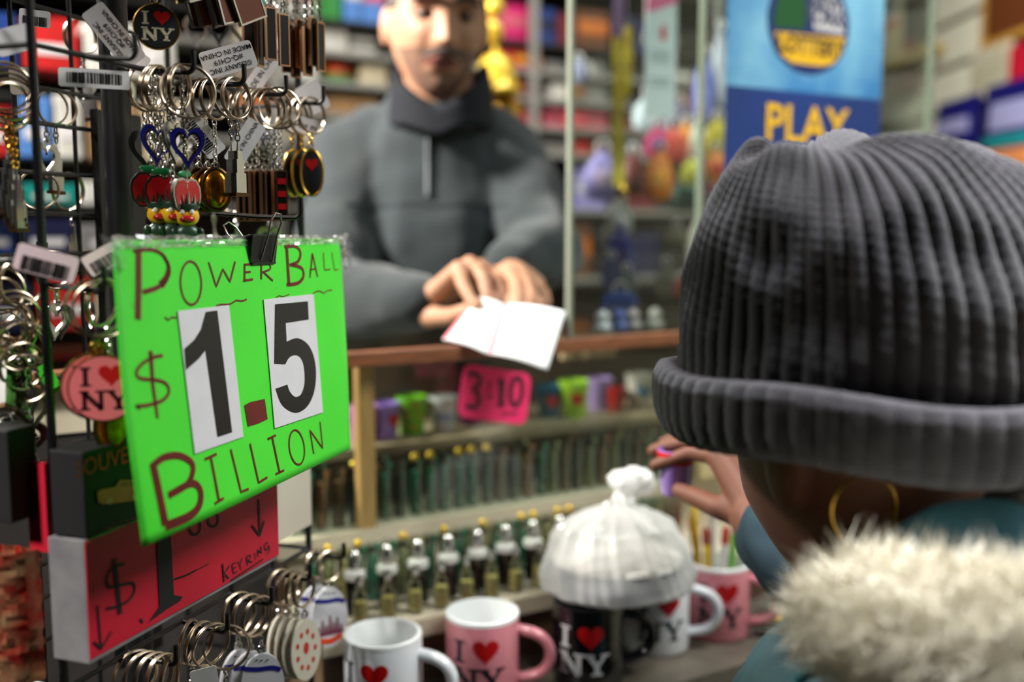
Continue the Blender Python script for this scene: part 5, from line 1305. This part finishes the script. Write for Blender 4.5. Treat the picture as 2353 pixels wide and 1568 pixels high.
o = MB().lathe([(.03, -.04), (.034, 0), (.02, .03), (.004, .04)], 20, Matrix.Translation(at(1160, 245, 2.05))).build('gold_pouch', mat('pouch_gold', (206, 160, 60), .4, .5)); tag(o, 'dull gold pouch just above the man\'s shoulder', 'pouch')
# yellow lanyard
ly = thing('lanyard', 'long yellow lanyard with purple end hanging behind the glass', 'lanyard', at(1422, 430, 1.75))
def strap(pts, wd, m, name, parent):
    b = MB(); vs = []; fs = []
    for q in pts:
        c_ = at(*q); vs += [c_ - U * wd / 2 - W * .0008, c_ + U * wd / 2 - W * .0008, c_ + U * wd / 2 + W * .0008, c_ - U * wd / 2 + W * .0008]
    for i in range(len(pts) - 1):
        for j in range(4): l = (j + 1) % 4; fs.append((i * 4 + j, i * 4 + l, i * 4 + 4 + l, i * 4 + 4 + j))
    fs += [(0, 1, 2, 3), tuple(range(len(pts) * 4 - 4, len(pts) * 4))]
    return b.add(vs, fs).build(name, m, parent, True, False)
M_ly = mat('lanyard_yellow', (232, 212, 30), .6, c2=(176, 146, 30), scale=9, stretch=(1, 1, 3))
strap([(1424, 85, 1.75), (1422, 180, 1.75), (1420, 300, 1.75), (1422, 430, 1.75)], .026, M_ly, 'strap', ly)
strap([(1444, 60, 1.77), (1446, 140, 1.77), (1440, 220, 1.77)], .014, M_ly, 'strap', ly)
strap([(1426, -60, 1.75), (1424, 30, 1.75), (1424, 86, 1.75)], .022, mat('lanyard_purple', (120, 90, 140), .6), 'loop', ly)
MB().ball(at(1428, 445, 1.75), (.012, .008, .016), 12, 8).build('clasp', M_gold, ly, True)
# white hanging banner with pink top and red drop
bn = thing('paper_banner', 'narrow white hanging banner with pink top and red heart tip', 'banner', at(1515, 265, 1.70))
MB().prism([(-.033, 0), (.033, 0), (.033, .28), (-.033, .28)], -.0006, .0006, Matrix.Translation(at(1516, 268, 1.70)) @ Matrix.Rotation(RZ, 4, 'Z')).build('sheet', mat('banner_white', (232, 238, 238), .6), bn, True, False)
bm_ = Matrix.Translation(at(1516, 268, 1.70)) @ Matrix.Rotation(RZ, 4, 'Z')
MB().prism([(-.033, .168), (.033, .192), (.033, .28), (-.033, .28)], -.0012, -.0008, bm_).build('pink_top', mat('banner_pink', (250, 110, 160), .6), bn, True, False)
MB().prism([(.004 + x, .138 + z) for x, z in ((0, .018), (.006, .004), (.006, -.008), (0, -.013), (-.006, -.008), (-.006, .004))], -.0013, -.0009, bm_).build('red_drop', mat('banner_red', (222, 44, 40), .5), bn, True, False)
b = MB()
for zz in (.105, .098, .090, .060, .052): b.prism([(-.022, zz), (.020, zz + .001), (.020, zz + .004), (-.022, zz + .003)], -.0012, -.0008, bm_)
b.build('small_print', mat('banner_print', (150, 160, 158), .6), bn, True, False)
# hanging toy pouches in bright colours
M_ = lambda n_, c: mat('toy_' + n_, c, .5, var=.15, scale=30)
def pouch(px, py, d, rx, rz, c, lab, name='hanging_pouch', c2=None):
    p = at(px, py, d)
    t = thing(name, lab, 'toy', p + Vector((0, 0, -rz)), group='bright pouches hanging behind the glass')
    mb = MB().lathe([(rx * .5, -rz), (rx * .9, -rz * .75), (rx, -rz * .2), (rx * .85, rz * .4), (rx * .45, rz * .8), (rx * .2, rz), (rx * .3, rz * 1.12)], 24, Matrix.Translation(p) @ Matrix.Diagonal((1, .5, 1, 1)), wob=lambda g, z: 1 + .06 * math.sin(5 * g))
    mb.build('bag', M_(lab[:12], c), t, True)
    MB().torus(rx * .35, .0022, 16, 6, Matrix.Translation(p + Vector((0, 0, rz * 1.2)))).build('tie', M_white, t, True)
    if c2: MB().ball(p + Vector((0, -rx * .42, -rz * .1)), (rx * .5, rx * .12, rz * .4), 14, 8).build('badge', M_(lab[:12] + 'b', c2), t, True)
    return t
for a in ((1490, 262, 1.9, .030, .034, (176, 190, 198), 'pale silver pouch under the white banner'), (1560, 275, 1.95, .030, .030, (110, 104, 130), 'slate purple pouch beside the banner'),
          (1512, 330, 1.85, .026, .030, (196, 50, 110), 'magenta toy pouch in the bright bunch', 'hanging_pouch', (120, 60, 150)), (1548, 335, 1.85, .028, .032, (226, 90, 70), 'coral toy pouch in the bright bunch'), (1575, 325, 1.9, .020, .034, (226, 140, 40), 'amber toy pouch in the bright bunch'),
          (1515, 405, 1.8, .026, .044, (232, 130, 30), 'long orange toy pouch', 'hanging_pouch', (240, 160, 40)), (1590, 395, 1.85, .022, .024, (216, 216, 70), 'lemon yellow toy pouch'), (1645, 385, 1.8, .022, .030, (240, 140, 60), 'peach orange toy pouch', 'hanging_pouch', (220, 70, 40)),
          (1650, 320, 1.85, .026, .036, (214, 196, 60), 'mustard toy pouch near the lottery poster'), (1605, 322, 1.9, .026, .030, (196, 204, 186), 'off white toy pouch in the bright bunch'),
          (1620, 205, 1.9, .022, .06, (110, 120, 196), 'periwinkle soft toy near the poster'), (1655, 160, 1.9, .018, .07, (176, 184, 196), 'pale grey soft toy near the poster'), (1385, 405, 1.85, .036, .044, (150, 140, 206), 'lavender soft toy behind the lanyard', 'hanging_pouch', (196, 176, 210)),
          (1455, 400, 1.9, .024, .04, (104, 44, 46), 'maroon pouch beside the lanyard'), (1640, 455, 1.85, .03, .03, (110, 30, 52), 'dark wine pouch near the poster'), (1580, 450, 1.9, .04, .03, (24, 60, 44), 'bottle green pouch near the poster'),
          (1425, 590, 1.62, .024, .046, (44, 60, 176), 'royal blue toy figure hanging by the glass', 'hanging_pouch', (60, 40, 130)), (1405, 545, 1.66, .018, .026, (186, 178, 168), 'pale toy figure above the blue one'), (1430, 505, 1.66, .018, .024, (206, 214, 206), 'white round toy above the blue figure'),
          (1405, 630, 1.6, .016, .026, (36, 56, 130), 'small dark blue toy figure'), (1570, 660, 1.7, .016, .018, (196, 24, 34), 'little red toy near the hat'), (1530, 650, 1.72, .020, .030, (120, 118, 104), 'grey olive toy behind the glass'),
          (1555, 545, 1.75, .018, .02, (140, 136, 112), 'beige toy behind the glass'), (1425, 690, 1.58, .030, .016, (30, 76, 170), 'flat blue pouch low behind the glass'), (1440, 650, 1.6, .018, .02, (96, 110, 116), 'steel grey toy low behind the glass'), (1620, 560, 1.7, .030, .060, (216, 212, 196), 'cream bag beside the knitted hat'), (1330, 165, 1.9, .020, .022, (140, 146, 176), 'pale blue charm by the glass edge')):
    pouch(*a[:7], *(a[7:] if len(a) > 7 else ()))
# small things standing on the counter glass
for i, (px, c, lab) in enumerate(((1385, (176, 176, 186), 'small silvery trinket on the counter glass'), (1425, (40, 70, 150), 'small blue trinket on the counter glass'), (1455, (150, 140, 140), 'small grey trinket on the counter glass'), (1505, (190, 190, 186), 'small white trinket on the counter glass'))):
    s = (on_v(px, 730, .25) - P0).dot(U)
    o = MB().lathe([(.012, 0), (.014, .006), (.008, .014), (.011, .022), (.004, .03)], 16, Matrix.Translation(CP(s, .25, ZT))).build('trinket', mat('trinket%d' % i, c, .4)); tag(o, lab, 'trinket')

# ------------------------------------------------------------------ lottery poster on the glass
pv = 0.138
s0 = (on_v(1668, 200, pv) - P0).dot(U); s1 = (on_v(2024, 200, pv) - P0).dot(U)
zmid = on_v(1840, 212, pv).z; zlow = on_v(1840, 560, pv).z; ztop = on_v(1840, -200, pv).z
po = thing('lottery_poster', 'blue lottery poster with round emblem and yellow letters on the glass', 'poster', CP((s0 + s1) / 2, pv, zlow), (0, 0, RZ))
wp = s1 - s0
M_sky = mat('poster_sky', (40, 116, 172), .4, c2=(120, 176, 200), scale=7); M_pb = mat('poster_blue', (16, 52, 118), .4, var=.25, scale=6)
MB().box((0, 0, (zmid + ztop) / 2 - zlow), (wp, .002, ztop - zmid)).build('sky_panel', M_sky, po, smooth=False)
MB().box((0, 0, (zmid - zlow) / 2), (wp, .002, zmid - zlow)).build('blue_panel', M_pb, po, smooth=False)
def pxz(px, py):
    q = on_v(px, py, pv); return ((q - P0).dot(U) - (s0 + s1) / 2, q.z - zlow)
ec = pxz(1858, 55); er = abs(pxz(1948, 55)[0] - ec[0]); 
rz_ = abs(pxz(1858, 173)[1] - ec[1])
fl = lambda k_: (lambda x, z: (x, -.0012 - .0003 * k_, z))
em = MB().fan(ell(ec[0], ec[1], er * 1.02, rz_, 48), fl(0), 3).build('emblem', mat('emblem_navy', (18, 38, 92), .4), po, smooth=False)
def sector(a0, a1, r0, cz_=0.0):
    return [(ec[0], ec[1] + cz_ * rz_)] + [(ec[0] + er * r0 * math.cos(R(a0 + (a1 - a0) * i / 14)), ec[1] + rz_ * r0 * math.sin(R(a0 + (a1 - a0) * i / 14))) for i in range(15)]
def poly(name, pts, m, k_, par):
    q = MB(); q.add([fl(k_)(x, z) for x, z in pts], [tuple(range(len(pts)))]); return q.build(name, m, par, smooth=False)
E = lambda x, z: (ec[0] + x * er, ec[1] + z * rz_)
poly('green_sector', [E(-.86, -.16), E(-.10, -.12), E(-.10, .30), E(-.14, .55), E(-.75, .46), E(-.84, .2)], mat('emblem_green', (14, 74, 30), .4), 1, em)
poly('red_sector', [E(-.75, .46), E(-.14, .55), E(-.18, .88), E(-.5, .80)], mat('emblem_red', (196, 70, 34), .4), 1, em)
wq = poly('white_sector', [E(0.02, .86), E(.5, .80), E(.80, .46), E(.90, -.10), E(.12, -.08)], mat('emblem_white', (206, 200, 196), .4), 1, em)
poly('yellow_sector', [E(-.84, -.24), E(.94, -.18), E(.84, -.50), E(.60, -.74), E(.30, -.80), E(-.4, -.80), E(-.66, -.66)], mat('emblem_yellow', (224, 172, 24), .4), 1, em)
MI = mat('emblem_ink', (60, 66, 90), .5)
def ptext(s, px, py, size, m, k_, sx=1): 
    x, z = pxz(px, py); return text('lettering', s, size, m, po, (x, -.0012 - .0003 * k_ - .0006, z), (0, 0, 0), .0012, (sx, 1, 1))
ptext('NEW', 1893, 8, .030, MI, 2); ptext('YORK', 1893, 42, .030, MI, 2)
ptext('LOTTERY', 1862, 108, .034, mat('emblem_ink2', (96, 74, 30), .5), 2, .95)
ptext('PLAY', 1852, 292, .075, mat('play_yellow', (232, 178, 20), .4), 2, 1.0)

# ------------------------------------------------------------------ goods on the slat wall
def on_x(px, py, x=XR - .01): return on_plane(px, py, Vector((x, 0, 0)), Vector((1, 0, 0)))
def wallbox(px0, px1, py, h, c, lab, name, cat, depth=.03, stripe=None, m=None):
    a_, b_ = on_x(px0, py), on_x(px1, py); y0, y1 = sorted((a_.y, b_.y))
    t = thing(name, lab, cat, (XR - depth / 2, (y0 + y1) / 2, a_.z - h / 2))
    MB().box((0, 0, h / 2), (depth, y1 - y0, h)).build('body', m or mat('wall_' + lab[:16], c, .35, var=.2, scale=20), t, smooth=False, bevel=.004)
    if stripe:
        for zz, hh, sc_ in stripe: MB().box((-depth / 2 - .0006, 0, h * zz), (.001, (y1 - y0) * .8, h * hh)).build('label', mat('wl%s%d' % (lab[:10], int(zz * 100)), sc_, .4), t, smooth=False)
    return t
def bagpack(px0, px1, py, h, c, lab, stripes):
    a_, b_ = on_x(px0, py), on_x(px1, py); y0, y1 = sorted((a_.y, b_.y)); cy = (y0 + y1) / 2; hw = (y1 - y0) / 2
    t = thing('snack_bag', lab, 'snack bag', (XR - .03, cy, a_.z - h / 2))
    def sh(x, z): return -(.004 + .024 * (max(0, 1 - (x / hw) ** 2) ** .5) * (max(0, 1 - ((z - h / 2) / (h / 2)) ** 2) ** .5))
    def wp_(off, s=1): return lambda x, z: (s * (sh(x, z) - off) + .006, -x, z)
    def g(x0, x1, z0, z1, off, m, nm):
        b = MB(); nx, nz = 14, 14
        for s in ((1, -1) if nm == 'film' else (1,)):
            f_ = wp_(off, s); b.add([f_(x0 + (x1 - x0) * i / nx, z0 + (z1 - z0) * j / nz) for j in range(nz + 1) for i in range(nx + 1)], [(j * (nx + 1) + i, j * (nx + 1) + i + 1, (j + 1) * (nx + 1) + i + 1, (j + 1) * (nx + 1) + i) for j in range(nz) for i in range(nx)])
        b.build(nm, m, t)
    g(-hw, hw, 0, h, 0, mat('bag_' + lab[:12], c, .25, coat=.4), 'film')
    for i, (z0, z1, x0, x1, cc) in enumerate(stripes): g(x0 * hw, x1 * hw, z0 * h, z1 * h, .001, mat('bag_%s%d' % (lab[:12], i), cc, .3), 'print')
bagpack(2165, 2262, 300, .16, (22, 20, 96), 'navy snack bag with white swoosh on the slat wall', [(.35, .6, -.8, .8, (150, 150, 190))])
bagpack(2275, 2400, 310, .26, (24, 22, 110), 'navy snack bag with cream panel and teal band on the slat wall', [(.50, .78, -.5, .9, (222, 206, 160)), (.34, .44, -1, 1, (30, 140, 140)), (.02, .30, -1, 1, (214, 136, 80))])
t = wallbox(2262, 2420, 35, .20, (190, 140, 60), 'framed brown picture with gold edge on the slat wall', 'picture_frame', 'picture', .02, [(.5, .8, (96, 50, 22))])
wallbox(2333, 2420, 165, .13, (190, 24, 50), 'crimson packet hanging on the slat wall', 'packet', 'packet', .03)
wallbox(2235, 2325, 180, .14, (190, 184, 160), 'beige blister pack hanging on the slat wall', 'packet', 'packet', .02, [(.5, .4, (170, 166, 140))])
wallbox(2028, 2088, 100, .18, (206, 190, 140), 'gold and white gift packet by the poster', 'packet', 'packet', .04, [(.72, .16, (196, 50, 50)), (.9, .12, (200, 210, 220))])
wallbox(2092, 2128, 50, .22, (40, 24, 26), 'dark packet with red foot by the poster', 'packet', 'packet', .04, [(.1, .14, (140, 30, 34))])
wallbox(2020, 2160, 172, .03, (170, 140, 60), 'brass coloured shelf strip on the slat wall', 'shelf_strip', 'shelf', .06)
wallbox(2030, 2110, 215, .08, (96, 62, 50), 'brown packet below the brass strip', 'packet', 'packet', .03)
# dark oval dish on the tray beside the pink mug
dp = on_v(1745, 1530, -.03); ds = (dp - P0).dot(U)
t = thing('dish', 'dark oval dish with yellow trinkets beside the pen mug', 'dish', CP(ds + .04, -.04, ZD), (0, 0, RZ))
MB().lathe([(.03, 0), (.042, .010), (.045, .012), (.040, .010), (.028, .003)], 32).build('bowl', mat('dish_dark', (40, 34, 34), .25), t)
for i in range(4):
    o = MB().ball((0, 0, 0), (.010, .008, .006), 12, 8).build('candy', mat('candy_yellow', (224, 180, 30), .35)); tag(o, 'yellow wrapped sweet in the dark dish', 'sweet', 'sweets in the dark dish'); o.location = t.location + Vector((.012 * math.cos(i * 1.6), .012 * math.sin(i * 1.6), .012))
